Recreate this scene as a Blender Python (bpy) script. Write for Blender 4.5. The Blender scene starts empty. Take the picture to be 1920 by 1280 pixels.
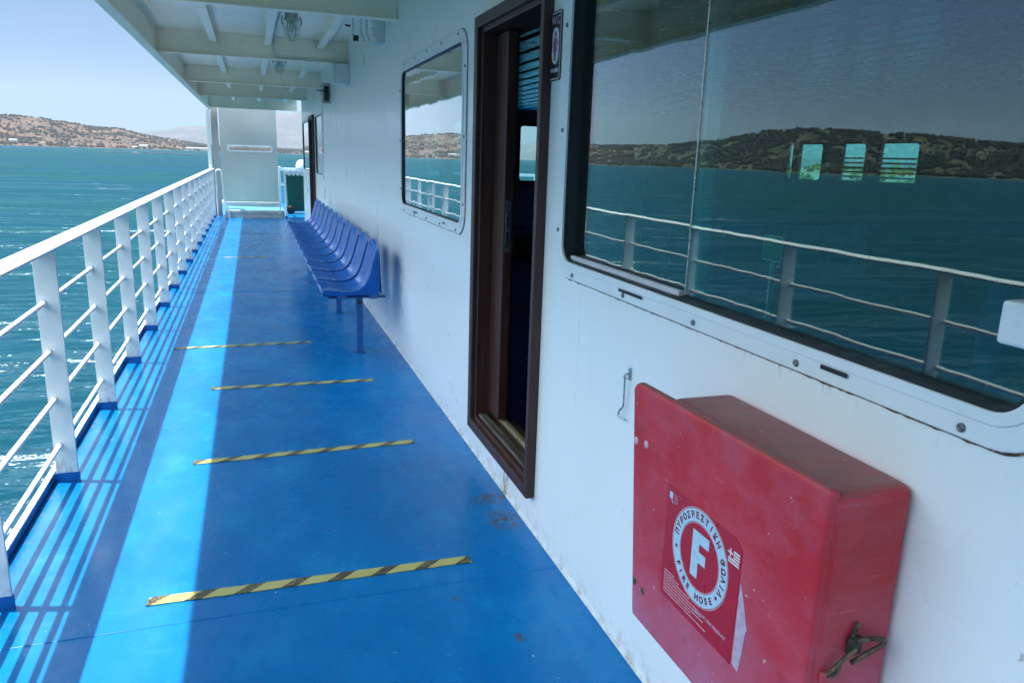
import bpy, bmesh, math, random
from mathutils import Vector, Matrix
PI = math.pi
rad = math.radians
random.seed(7)
S = bpy.context.scene
C = S.collection

# ------------------------------------------------------------------ camera
YAW, PIT, ROL = 0.328692368, 0.235710537, 0.0323556286
EYE = Vector((0.0, 0.0, 1.5))
f_ = Vector((math.sin(YAW)*math.cos(PIT), math.cos(YAW)*math.cos(PIT), -math.sin(PIT)))
r_ = Vector((math.cos(YAW), -math.sin(YAW), 0.0))
u_ = r_.cross(f_)
r2 = r_*math.cos(ROL) + u_*math.sin(ROL)
u2 = -r_*math.sin(ROL) + u_*math.cos(ROL)
cd = bpy.data.cameras.new('camera')
cam = bpy.data.objects.new('camera', cd); C.objects.link(cam)
M = Matrix((( r2.x, u2.x, -f_.x, EYE.x), (r2.y, u2.y, -f_.y, EYE.y), (r2.z, u2.z, -f_.z, EYE.z), (0, 0, 0, 1)))
cam.matrix_world = M
cd.sensor_width = 36.0
cd.lens = 1426.03/1920*36
cd.clip_start = 0.02; cd.clip_end = 60000
S.camera = cam

# ------------------------------------------------------------------ light
SUN_DIR = Vector((-0.262, 0.068, 1.0)).normalized()
EL = math.asin(SUN_DIR.z); AZ = math.atan2(SUN_DIR.x, SUN_DIR.y)
w = bpy.data.worlds.new('World'); S.world = w; w.use_nodes = True
nt = w.node_tree
bg = nt.nodes['Background']
sky = nt.nodes.new('ShaderNodeTexSky'); sky.sky_type = 'NISHITA'; sky.sun_disc = False
sky.sun_elevation = EL; sky.sun_rotation = AZ
sky.air_density = 1.0; sky.dust_density = 0.35; sky.ozone_density = 2.2
# sky ramp: bright mid-height band added to light the shaded walkway, dim bluer horizon
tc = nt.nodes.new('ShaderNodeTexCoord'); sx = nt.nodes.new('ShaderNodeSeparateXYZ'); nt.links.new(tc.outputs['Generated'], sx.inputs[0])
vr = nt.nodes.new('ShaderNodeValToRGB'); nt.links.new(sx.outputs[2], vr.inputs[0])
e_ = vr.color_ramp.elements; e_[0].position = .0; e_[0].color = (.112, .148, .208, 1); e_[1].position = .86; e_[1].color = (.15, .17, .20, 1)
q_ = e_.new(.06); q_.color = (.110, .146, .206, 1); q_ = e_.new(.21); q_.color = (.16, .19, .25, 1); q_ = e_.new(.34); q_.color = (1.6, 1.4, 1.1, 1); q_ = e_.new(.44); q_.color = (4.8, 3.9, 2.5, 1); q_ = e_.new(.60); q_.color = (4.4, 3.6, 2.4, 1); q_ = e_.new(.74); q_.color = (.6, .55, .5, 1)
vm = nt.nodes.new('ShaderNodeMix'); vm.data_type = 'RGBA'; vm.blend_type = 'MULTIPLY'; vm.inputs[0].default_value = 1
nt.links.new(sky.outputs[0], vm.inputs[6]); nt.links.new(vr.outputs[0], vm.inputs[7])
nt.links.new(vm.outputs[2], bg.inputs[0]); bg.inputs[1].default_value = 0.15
sd = bpy.data.lights.new('sun', 'SUN'); sd.energy = 3.0; sd.use_shadow = True; sd.angle = rad(0.53); sd.color = (1.0, 0.96, 0.90)
sun = bpy.data.objects.new('sun', sd); C.objects.link(sun)
sun.rotation_euler = SUN_DIR.to_track_quat('Z', 'Y').to_euler()
S.view_settings.view_transform = 'Standard'; S.view_settings.look = 'None'
S.view_settings.exposure = 1.7; S.view_settings.gamma = 1
try: S.cycles.max_bounces = 10; S.cycles.transparent_max_bounces = 24; S.cycles.glossy_bounces = 5; S.cycles.diffuse_bounces = 5; S.cycles.caustics_reflective = False; S.cycles.caustics_refractive = False
except Exception: pass

# ------------------------------------------------------------------ helpers
def tag(o, label=None, cat=None, group=None, kind=None):
    if label: o['label'] = label
    if cat: o['category'] = cat
    if group: o['group'] = group
    if kind: o['kind'] = kind
    return o
def empty(name, loc=(0, 0, 0), label=None, cat=None, group=None, kind=None):
    o = bpy.data.objects.new(name, None); C.objects.link(o); o.location = loc; o.empty_display_size = .1
    return tag(o, label, cat, group, kind)
def place(o, parent):
    """parent keeping world placement (parents are unrotated)"""
    if parent is None: return o
    o.parent = parent
    p = parent; off = Vector((0, 0, 0))
    while p is not None:
        off += Vector(p.location); p = p.parent
    o.location = Vector(o.location) - off
    return o

class MB:
    def __init__(s): s.v = []; s.f = []; s.sm = []
    def add(s, vs, fs, smooth=False):
        n = len(s.v); s.v += [tuple(v) for v in vs]; s.f += [tuple(i+n for i in f) for f in fs]; s.sm += [smooth]*len(fs); return s
    def box(s, a, b):
        x0, y0, z0 = [min(a[i], b[i]) for i in range(3)]; x1, y1, z1 = [max(a[i], b[i]) for i in range(3)]
        return s.add([(x0,y0,z0),(x1,y0,z0),(x1,y1,z0),(x0,y1,z0),(x0,y0,z1),(x1,y0,z1),(x1,y1,z1),(x0,y1,z1)],
                     [(3,2,1,0),(4,5,6,7),(0,1,5,4),(1,2,6,5),(2,3,7,6),(3,0,4,7)])
    def tube(s, pts, r, seg=10, cap=True):
        pts = [Vector(p) for p in pts]; n = len(pts); vs = []; fs = []
        rs = r if isinstance(r, (list, tuple)) else [r]*n
        up = None
        for i, p in enumerate(pts):
            d = (pts[min(i+1, n-1)] - pts[max(i-1, 0)]).normalized()
            if up is None:
                up = Vector((0, 0, 1)) if abs(d.z) < .9 else Vector((1, 0, 0))
            a = d.cross(up).normalized(); b = a.cross(d).normalized(); up = b
            for k in range(seg):
                t = 2*PI*k/seg; vs.append(p + a*math.cos(t)*rs[i] + b*math.sin(t)*rs[i])
        for i in range(n-1):
            for k in range(seg):
                k2 = (k+1) % seg
                fs.append((i*seg+k, i*seg+k2, (i+1)*seg+k2, (i+1)*seg+k))
        s.add(vs, fs, True)
        if cap: s.add(vs[:seg], [tuple(range(seg-1, -1, -1))]); s.add(vs[-seg:], [tuple(range(seg))])
        return s
    def lathe(s, prof, c=(0, 0, 0), seg=24, axis='z'):
        vs = []; fs = []
        for (r, h) in prof:
            for k in range(seg):
                t = 2*PI*k/seg; a, b = r*math.cos(t), r*math.sin(t)
                if axis == 'z': p = (c[0]+a, c[1]+b, c[2]+h)
                elif axis == 'x': p = (c[0]+h, c[1]+a, c[2]+b)
                else: p = (c[0]+a, c[1]+h, c[2]-b)
                vs.append(p)
        n = len(prof)
        for i in range(n-1):
            for k in range(seg):
                k2 = (k+1) % seg
                fs.append((i*seg+k, i*seg+k2, (i+1)*seg+k2, (i+1)*seg+k))
        return s.add(vs, fs, True)
    def prism(s, poly, f0, f1):
        """poly: list of 2d; f0,f1 map 2d->3d for the two caps"""
        n = len(poly); A = [f0(*p) for p in poly]; B = [f1(*p) for p in poly]
        s.add(A+B, [(i, (i+1) % n, n+(i+1) % n, n+i) for i in range(n)])
        s.add(A, [tuple(range(n-1, -1, -1))]); s.add(B, [tuple(range(n))]); return s
    def ring(s, outer, inner, f0, f1):
        """closed ring between two equal length outlines, caps at f0 and f1"""
        n = len(outer); P = [f0(*p) for p in outer]+[f0(*p) for p in inner]+[f1(*p) for p in outer]+[f1(*p) for p in inner]
        fs = []
        for i in range(n):
            j = (i+1) % n
            fs += [(i, n+i, n+j, j), (2*n+i, 2*n+j, 3*n+j, 3*n+i), (i, j, 2*n+j, 2*n+i), (n+i, 3*n+i, 3*n+j, n+j)]
        return s.add(P, fs)
    def build(s, name, mt, parent=None, bevel=0, seg=2, recalc=True, smooth=None, loc=None, angle=35, weld=False):
        me = bpy.data.meshes.new(name)
        o = Vector(loc) if loc is not None else Vector((0, 0, 0))
        me.from_pydata([tuple(Vector(v)-o) for v in s.v], [], s.f)
        bm = bmesh.new(); bm.from_mesh(me)
        if weld: bmesh.ops.remove_doubles(bm, verts=bm.verts, dist=1e-5)
        if recalc: bmesh.ops.recalc_face_normals(bm, faces=bm.faces)
        bm.to_mesh(me); bm.free()
        sm = (s.sm if smooth is None else [smooth]*len(s.f))[:len(me.polygons)]
        me.polygons.foreach_set('use_smooth', sm)
        ob = bpy.data.objects.new(name, me); C.objects.link(ob); ob.location = o
        if mt:
            for m in (mt if isinstance(mt, list) else [mt]): me.materials.append(m)
        if bevel:
            b = ob.modifiers.new('bevel', 'BEVEL'); b.width = bevel; b.segments = seg; b.limit_method = 'ANGLE'; b.angle_limit = rad(angle)
            if hasattr(b, 'use_clamp_overlap'): b.use_clamp_overlap = True
        return place(ob, parent)

def rrect(a0, a1, b0, b1, r, n=8):
    out = []
    for (ca, cb, t0) in ((a1-r, b1-r, 0), (a0+r, b1-r, PI/2), (a0+r, b0+r, PI), (a1-r, b0+r, 1.5*PI)):
        for k in range(n+1):
            t = t0+PI/2*k/n; out.append((ca+r*math.cos(t), cb+r*math.sin(t)))
    return out
def dup(root, loc=None, delta=None, label=None, parent='same'):
    def cp(o, par):
        c = o.copy(); C.objects.link(c)
        if par is not None: c.parent = par
        for ch in list(o.children): cp(ch, c)
        return c
    c = cp(root, None)
    if root.parent is not None: c.parent = root.parent
    if delta is not None: c.location = Vector(root.location)+Vector(delta)
    if loc is not None: c.location = loc
    if label: c['label'] = label
    return c

# ------------------------------------------------------------------ materials
class NT:
    def __init__(s, name):
        s.m = bpy.data.materials.new(name); s.m.use_nodes = True; s.t = s.m.node_tree
        s.b = s.t.nodes['Principled BSDF']; s.out = s.t.nodes['Material Output']
    def n(s, typ, **kw):
        x = s.t.nodes.new('ShaderNode'+typ)
        for k, v in kw.items(): setattr(x, k, v)
        return x
    def l(s, a, b): s.t.links.new(a, b)
    def val(s, sock, v):
        if hasattr(v, 'is_linked') or isinstance(v, bpy.types.NodeSocket): s.l(v, sock)
        else: sock.default_value = v
    def pos(s): return s.n('NewGeometry').outputs['Position']
    def obj(s): return s.n('TexCoord').outputs['Object']
    def mapping(s, v, scale=(1, 1, 1), loc=(0, 0, 0), rot=(0, 0, 0)):
        x = s.n('Mapping'); s.l(v, x.inputs[0]); x.inputs['Scale'].default_value = scale; x.inputs['Location'].default_value = loc; x.inputs['Rotation'].default_value = rot; return x.outputs[0]
    def noise(s, v, scale, detail=4, rough=.55, dist=0):
        x = s.n('TexNoise'); s.l(v, x.inputs['Vector']); x.inputs['Scale'].default_value = scale; x.inputs['Detail'].default_value = detail
        x.inputs['Roughness'].default_value = rough; x.inputs['Distortion'].default_value = dist; return x.outputs['Fac']
    def ramp(s, f, stops):
        x = s.n('ValToRGB'); s.l(f, x.inputs[0]); e = x.color_ramp.elements
        while len(e) < len(stops): e.new(.5)
        for i, (p, c) in enumerate(stops):
            e[i].position = p
            e[i].color = (c, c, c, 1) if isinstance(c, (int, float)) else (*c, 1)
        return x.outputs[0]
    def mix(s, f, a, b, mode='MIX'):
        x = s.n('Mix', data_type='RGBA', blend_type=mode); s.val(x.inputs[0], f)
        for i, v in ((6, a), (7, b)):
            if isinstance(v, tuple): x.inputs[i].default_value = (*v, 1) if len(v) == 3 else v
            else: s.l(v, x.inputs[i])
        return x.outputs[2]
    def math(s, op, a, b=0, c=0):
        x = s.n('Math', operation=op); s.val(x.inputs[0], a); s.val(x.inputs[1], b); s.val(x.inputs[2], c); return x.outputs[0]
    def sep(s, v):
        x = s.n('SeparateXYZ'); s.l(v, x.inputs[0]); return x.outputs
    def bump(s, h, strength=.2, dist=.01, nrm=None):
        x = s.n('Bump'); s.l(h, x.inputs['Height']); x.inputs['Strength'].default_value = strength; x.inputs['Distance'].default_value = dist
        if nrm is not None: s.l(nrm, x.inputs['Normal'])
        return x.outputs[0]
    def col(s, c): s.val(s.b.inputs['Base Color'], (*c, 1) if isinstance(c, tuple) and len(c) == 3 else c)
    def rough(s, v): s.val(s.b.inputs['Roughness'], v)
    def metal(s, v): s.b.inputs['Metallic'].default_value = v
    def nrm(s, v): s.l(v, s.b.inputs['Normal'])
    def blob(s, p, c, r):
        """1 inside an ellipsoid about c with radii r, falling to 0 at its edge"""
        x = s.n('VectorMath', operation='SUBTRACT'); s.l(p, x.inputs[0]); x.inputs[1].default_value = c
        y = s.n('VectorMath', operation='DIVIDE'); s.l(x.outputs[0], y.inputs[0]); y.inputs[1].default_value = r
        z = s.n('VectorMath', operation='LENGTH'); s.l(y.outputs[0], z.inputs[0])
        q = s.n('Math', operation='SUBTRACT', use_clamp=True); q.inputs[0].default_value = 1.0; s.l(z.outputs['Value'], q.inputs[1]); return q.outputs[0]

def paint(name, c, rough=.4, var=.08, scale=6, bump=.0, bscale=60, metal=0, spec=None, objspace=False, dirt=None):
    k = NT(name); p = k.obj() if objspace else k.pos()
    n = k.noise(p, scale, 5)
    lo = tuple(max(0, x*(1-var*1.6)) for x in c); hi = tuple(min(1, x*(1+var)) for x in c)
    colr = k.ramp(n, [(.3, lo), (.7, hi)])
    if dirt:
        d = k.noise(p, scale*2.7, 8, .7); colr = k.mix(k.ramp(d, [(.58, 0.0), (.75, dirt[1])]), colr, dirt[0])
    k.col(colr); k.rough(k.ramp(k.noise(p, scale*1.7, 3), [(.3, max(.02, rough*.8)), (.7, min(1, rough*1.25))])); k.metal(metal)
    if spec is not None: k.b.inputs['Specular IOR Level'].default_value = spec
    if bump: k.nrm(k.bump(k.noise(p, bscale, 4), bump, .004))
    return k.m

m_white = paint('white_paint', (.80, .80, .77), .35, .03, 5, .06, 35, dirt=((.45, .36, .24), .25))
def rail_mat():
    k = NT('rail_white_paint'); p = k.pos()
    c = k.ramp(k.noise(p, 8, 5), [(.3, (.74, .74, .72)), (.7, (.80, .80, .78))])
    c = k.mix(k.ramp(k.noise(p, 21, 8, .72), [(.62, 0.0), (.76, .5)]), c, (.42, .30, .18))
    z = k.sep(p)[2]
    foot = k.math('MULTIPLY', k.ramp(z, [(.03, 1.0), (.16, 0.0)]), k.ramp(k.noise(k.mapping(p, (1, 1, .4)), 45, 5, .7), [(.48, 0.0), (.62, .75)]))
    c = k.mix(foot, c, (.30, .15, .07))
    k.col(c); k.rough(.38); k.nrm(k.bump(k.noise(p, 45, 4), .14, .004)); return k.m
m_rail = rail_mat()
m_canopy = paint('canopy_paint', (.95, .84, .65), .42, .04, 2.2, .10, 14, dirt=((.5, .42, .3), .25))
m_panel = paint('panel_grey_paint', (.50, .47, .42), .5, .05, 1.5, .08, 12)
m_sill = paint('sill_paint', (.55, .53, .47), .5, .1, 4, .1, 40, dirt=((.3, .2, .1), .5))
m_bluefoot = paint('blue_paint', (.006, .11, .36), .4, .12, 9, .1, 60)
m_bench = paint('bench_blue_paint', (.012, .10, .30), .4, .12, 9, .1, 60, dirt=((.12, .08, .06), .4))
m_dark = paint('black_rubber', (.012, .013, .013), .5, .2, 20, .1, 80)
m_alu = paint('aluminium', (.62, .62, .62), .35, .06, 20, .05, 80, metal=.9)
m_track = paint('track_white', (.62, .60, .62), .35, .06, 20)
m_steel = paint('stainless_steel', (.55, .54, .50), .3, .1, 60, .1, 200, metal=1)
m_rustmetal = paint('rusty_metal', (.16, .11, .07), .6, .5, 60, .4, 160, metal=.5)
m_darkrust = paint('dark_rusty_metal', (.05, .045, .03), .55, .4, 70, .4, 160, metal=.5)
m_screw = paint('screw_metal', (.22, .22, .22), .4, .2, 200, metal=.8)
m_lampmetal = paint('lamp_grey_metal', (.42, .41, .36), .5, .15, 30, .1, 80, dirt=((.2, .12, .06), .6))
m_plastic = paint('white_plastic', (.66, .66, .62), .4, .05, 12, dirt=((.35, .28, .18), .4))
m_bin = paint('green_bin_plastic', (.008, .075, .05), .42, .15, 8, .05, 90)
m_black = paint('black_plastic', (.015, .015, .016), .45, .2, 12)
m_cabwall = paint('cabin_lining', (.22, .25, .24), .55, .1, 3)
m_cabfloor = paint('cabin_blue_floor', (.02, .06, .38), .6, .2, 6)
m_uphol = paint('blue_upholstery', (.05, .20, .45), .6, .15, 12, .15, 200)
m_curtain = paint('brown_curtain', (.10, .045, .022), .8, .2, 12)
m_strip = paint('ceiling_strip_metal', (.7, .72, .7), .24, .05, 3, metal=.9)
m_signblack = paint('sign_black', (.012, .012, .014), .35, .15, 40)
m_signwhite = paint('sign_white', (.72, .72, .70), .4, .04, 60)
m_signpink = paint('sign_faded_magenta', (.40, .11, .20), .45, .1, 60)
m_signpale = paint('sign_faded_lettering', (.46, .36, .40), .45, .1, 60)
m_signgrey = paint('sign_slate_blue', (.10, .10, .18), .45, .1, 60)
m_signgreen = paint('sign_green', (.03, .28, .12), .5, .1, 30)
m_turq = paint('turquoise_deck_paint', (.10, .42, .55), .5, .1, 4)

# white house-side wall: brushed vertical variation, small rust freckles, run-off, dirt near the deck
def wall_mat():
    k = NT('cabin_wall_paint'); p = k.pos()
    v = k.noise(k.mapping(p, (1, 2, .5)), 1.1, 4, .5)
    c = k.ramp(v, [(.3, (.86, .84, .79)), (.7, (.89, .87, .83))])
    fine = k.noise(k.mapping(p, (1, 2.5, .9)), 2.3, 5, .6)
    c = k.mix(k.ramp(fine, [(.6, 0.0), (.82, .12)]), c, (.58, .55, .47))
    freck = k.noise(p, 46, 3, .6)
    c = k.mix(k.ramp(freck, [(.735, 0.0), (.77, .55)]), c, (.34, .20, .10))
    z = k.sep(p)[2]
    low = k.math('MULTIPLY', k.ramp(z, [(.0, 1.0), (.10, 0.0)]), k.ramp(k.noise(p, 22, 5, .7), [(.45, 0.0), (.65, .7)]))
    c = k.mix(low, c, (.40, .33, .24))
    # rust run below the door sill
    rs = k.math('MULTIPLY', k.ramp(k.blob(p, (1.035, 3.06, .055), (.2, .05, .10)), [(.1, 0.0), (.4, 1.0)]),
                k.ramp(k.noise(k.mapping(p, (1, 1, .2)), 70, 3, .6), [(.40, 0.0), (.50, 1.0)]))
    c = k.mix(rs, c, (.33, .17, .06))
    k.col(c)
    k.rough(k.ramp(k.noise(p, 2.0, 3), [(.3, .26), (.7, .36)]))
    k.b.inputs['Coat Weight'].default_value = .2; k.b.inputs['Coat Roughness'].default_value = .12
    h = k.math('ADD', k.noise(k.mapping(p, (1, 1.3, .7)), 1.5, 2, .4), k.math('MULTIPLY', k.noise(p, 110, 2), .012))
    k.nrm(k.bump(h, .8, .012))
    return k.m
m_wall = wall_mat()

def deck_mat():
    k = NT('blue_deck_paint'); p = k.pos()
    n = k.noise(p, 1.1, 7, .6)
    c = k.ramp(n, [(.28, (.0015, .135, .38)), (.72, (.002, .18, .46))])
    patch = k.noise(k.mapping(p, (1, .6, 1)), 3.6, 8, .72)
    c = k.mix(k.ramp(patch, [(.50, 0.0), (.70, .38)]), c, (.02, .31, .60))
    scr = k.noise(k.mapping(p, (2.2, 9, 1), rot=(0, 0, .5)), 9, 6, .75)
    c = k.mix(k.ramp(scr, [(.60, 0.0), (.72, .35)]), c, (.12, .30, .52))
    dk = k.noise(k.mapping(p, (1.2, .5, 1), loc=(3, 1, 0)), 1.7, 7, .7)
    c = k.mix(k.ramp(dk, [(.50, 0.0), (.68, .38)]), c, (.001, .085, .30))
    ring = k.n('TexWave', wave_type='RINGS'); k.l(k.mapping(p, (1, 1, 1), loc=(-.55, -1.75, 0)), ring.inputs['Vector']); ring.inputs['Scale'].default_value = 2.2; ring.inputs['Distortion'].default_value = 6; ring.inputs['Detail'].default_value = 4; ring.inputs['Detail Scale'].default_value = 3
    rg = k.math('MULTIPLY', k.ramp(ring.outputs['Fac'], [(.93, 0.0), (1.0, 1.0)]), k.ramp(k.noise(p, 4.5, 4), [(.54, 0.0), (.66, .22)]))
    c = k.mix(rg, c, (.08, .28, .5))
    spk = k.noise(p, 52, 2, .5)
    c = k.mix(k.ramp(spk, [(.745, 0.0), (.76, .8)]), c, (.5, .6, .65))
    sp2 = k.noise(k.mapping(p, (1, 1, 1), loc=(4, 7, 2)), 15, 3, .6)
    c = k.mix(k.ramp(sp2, [(.745, 0.0), (.775, .6)]), c, (.06, .09, .12))
    for cen, rr in (((.955, 3.04, 0), (.11, .07, .2)), ((.955, 2.83, 0), (.10, .12, .2)), ((.75, 2.03, 0), (.03, .03, .2)), ((.62, 2.30, 0), (.03, .02, .2))):
        f = k.math('MULTIPLY', k.ramp(k.blob(p, cen, rr), [(.05, 0.0), (.4, 1.0)]), k.ramp(k.noise(p, 38, 5, .7), [(.47, 0.0), (.56, .9)]))
        c = k.mix(f, c, (.10, .065, .035))
    x = k.sep(p)[0]
    edge = k.math('MULTIPLY', k.ramp(k.math('ADD', x, .92), [(0.0, 1.0), (.05, 0.0)]), k.ramp(k.noise(p, 24, 5, .7), [(.52, 0.0), (.62, .8)]))
    c = k.mix(edge, c, (.22, .20, .16))
    k.col(c)
    k.rough(k.ramp(k.noise(k.mapping(p, (1, .7, 1)), 4, 6, .65), [(.3, .17), (.7, .36)])); k.b.inputs['Specular IOR Level'].default_value = .18
    h = k.math('ADD', k.noise(p, 2.2, 3), k.math('MULTIPLY', k.noise(p, 55, 5, .7), .03))
    k.nrm(k.bump(h, .45, .012))
    return k.m
m_deck = deck_mat()

def wood_mat():
    k = NT('dark_varnished_wood'); p = k.pos()
    g = k.noise(k.mapping(p, (30, 30, 1.5)), 2, 5, .6, .3)
    c = k.ramp(g, [(.3, (.030, .009, .006)), (.7, (.075, .024, .015))])
    wear = k.noise(k.mapping(p, (3, 3, .8)), 6, 7, .75)
    c = k.mix(k.ramp(wear, [(.6, 0.0), (.82, .45)]), c, (.13, .075, .055))
    k.col(c); k.rough(k.ramp(g, [(.3, .35), (.7, .55)])); k.nrm(k.bump(g, .15, .003)); return k.m
m_wood = wood_mat()
def wornwood_mat():
    k = NT('worn_wood_sill'); p = k.pos()
    g = k.noise(k.mapping(p, (30, 1.5, 30)), 2, 6, .7, .3)
    c = k.ramp(g, [(.35, (.03, .018, .012)), (.6, (.12, .09, .07)), (.8, (.24, .22, .20))])
    k.col(c); k.rough(.6); k.nrm(k.bump(g, .2, .003)); return k.m
m_wornwood = wornwood_mat()
m_brass = paint('worn_brass', (.38, .30, .16), .4, .2, 40, .1, 120, metal=.6)

def red_mat(name='faded_red_fibreglass'):
    k = NT(name); p = k.pos(); sp = k.sep(p)
    n = k.noise(p, 5.5, 7, .65)
    c = k.ramp(n, [(.30, (.46, .010, .014)), (.55, (.54, .018, .022)), (.75, (.56, .04, .05))])
    # sun-chalked, pinkish bands following the cloth strokes
    st = k.noise(k.mapping(p, (1, 1.6, 2.6), rot=(.35, 0, 0)), 4.2, 9, .72)
    c = k.mix(k.ramp(st, [(.46, 0.0), (.74, .46)]), c, (.50, .15, .22))
    low = k.math('MULTIPLY', k.ramp(sp[2], [(.40, .95), (.82, 0.0)]), k.ramp(k.noise(p, 3.2, 4), [(.35, .2), (.62, 1.0)]))
    c = k.mix(low, c, (.47, .15, .23))
    scr = k.noise(k.mapping(p, (1, 12, 60), rot=(.6, 0, 0)), 6, 3, .6)
    c = k.mix(k.ramp(scr, [(.70, 0.0), (.76, .25)]), c, (.58, .30, .34))
    # dust lying on upward faces
    g = k.n('NewGeometry'); nz = k.sep(g.outputs['Normal'])[2]
    dust = k.math('MULTIPLY', k.ramp(nz, [(.55, 0.0), (.95, 1.0)]), k.ramp(k.noise(k.mapping(p, (1, 2, 1)), 12, 6, .7), [(.3, .55), (.7, .95)]))
    c = k.mix(dust, c, (.22, .105, .085))
    for ra, sc_ in ((1.1, 5.0), (-.5, 7.0)):
        s2 = k.noise(k.mapping(p, (1, 1.2, 34), rot=(ra, 0, 0)), sc_, 4, .6); c = k.mix(k.math('MULTIPLY', k.ramp(s2, [(.66, 0.0), (.71, .5)]), k.ramp(k.noise(p, 8, 3), [(.42, 0.0), (.6, 1.0)])), c, (.56, .30, .34))
    blot = k.noise(p, 17, 6, .7); c = k.mix(k.ramp(blot, [(.58, 0.0), (.72, .5)]), c, (.28, .008, .014))
    chips = k.noise(p, 60, 2)
    c = k.mix(k.ramp(chips, [(.73, 0.0), (.755, .8)]), c, (.62, .45, .42))
    k.col(c)
    k.rough(k.ramp(st, [(.3, .38), (.7, .62)]))
    h = k.math('ADD', k.noise(p, 9, 3), k.math('MULTIPLY', k.noise(k.mapping(p, (40, 40, 40)), 3, 4), .05))
    k.nrm(k.bump(h, .30, .006)); return k.m
m_red = red_mat()
m_stred = paint('sticker_red', (.44, .008, .022), .3, .03, 10)
m_stblue = paint('sticker_pale_blue', (.46, .60, .68), .3, .04, 40)
m_stpink = paint('sticker_pink_line', (.62, .38, .42), .35, .05, 40)
m_stink = paint('sticker_dark_red_ink', (.17, .008, .03), .35, .05, 40)
m_torn = paint('torn_paper', (.52, .36, .44), .8, .12, 60, .3, 200)

def seat_mat():
    k = NT('blue_seat_plastic'); p = k.obj()
    n = k.noise(p, 7, 5, .6)
    c = k.ramp(n, [(.3, (.001, .070, .31)), (.7, (.002, .095, .39))])
    d = k.noise(k.mapping(p, (3, 1, 3)), 9, 7, .75)
    c = k.mix(k.ramp(d, [(.6, 0.0), (.8, .18)]), c, (.05, .20, .42))
    oi = k.n('ObjectInfo').outputs['Random']; c = k.mix(k.math('MULTIPLY', oi, .35), c, (.004, .12, .38))
    k.col(c); k.rough(k.ramp(d, [(.3, .14), (.7, .30)])); k.b.inputs['Specular IOR Level'].default_value = .28; k.nrm(k.bump(k.noise(p, 40, 3), .06, .003)); return k.m
m_seat = seat_mat()

def tape_mat():
    k = NT('hazard_tape'); p = k.pos(); o = k.obj(); s = k.sep(o)
    ph = k.math('FRACT', k.math('ADD', k.math('DIVIDE', k.math('ADD', s[0], k.math('MULTIPLY', s[1], -1.15)), .158), .72))
    blk = k.math('GREATER_THAN', ph, .65)
    yel = k.ramp(k.noise(p, 25, 5, .7), [(.3, (.46, .39, .10)), (.7, (.56, .49, .17))])
    grit = k.noise(p, 190, 4, .75)
    worn = k.ramp(k.noise(p, 5, 3), [(.32, .25), (.5, 1.0)])
    g = k.ramp(grit, [(.44, (.025, .023, .018)), (.52, (.07, .052, .03)), (.60, (.40, .32, .11))])
    bl = k.mix(worn, (.022, .022, .02), g)
    c = k.mix(blk, yel, bl)
    k.col(c); k.rough(.6); k.nrm(k.bump(grit, .25, .002)); return k.m
m_tape = tape_mat()

def glass_mat(name, tint, wob=.0, gain=1.0):
    k = NT(name); k.t.nodes.remove(k.b)
    g = k.n('NewGeometry'); p = g.outputs['Position']
    dot = k.n('VectorMath', operation='DOT_PRODUCT'); k.l(g.outputs['Incoming'], dot.inputs[0]); k.l(g.outputs['Normal'], dot.inputs[1])
    c = k.math('ABSOLUTE', dot.outputs['Value'])
    f = k.math('MULTIPLY', k.math('ADD', .045, k.math('MULTIPLY', k.math('POWER', k.math('SUBTRACT', 1.0, c), 5.0), .955)), gain)
    x = k.n('Math', operation='MINIMUM'); k.l(f, x.inputs[0]); x.inputs[1].default_value = 1.0
    tr = k.n('BsdfTransparent'); tr.inputs[0].default_value = (*tint, 1)
    gl = k.n('BsdfGlossy'); gl.inputs['Roughness'].default_value = 0.0; gl.inputs[0].default_value = (1, 1, 1, 1)
    if wob:
        h = k.noise(k.mapping(p, (1, 1.6, .35)), 2.6, 2, .4)
        k.l(k.bump(h, wob, .01), gl.inputs['Normal'])
    mx = k.n('MixShader'); k.l(x.outputs[0], mx.inputs[0]); k.l(tr.outputs[0], mx.inputs[1]); k.l(gl.outputs[0], mx.inputs[2])
    k.l(mx.outputs[0], k.out.inputs[0]); return k.m
m_glass = glass_mat('tinted_window_glass', (.46, .80, .78), .12, 2.25)
m_glass_flat = glass_mat('window_glass', (.72, .86, .84), .03, 1.1)
m_globe = glass_mat('lamp_globe_glass', (.86, .92, .88), 0, 1.5)

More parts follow.
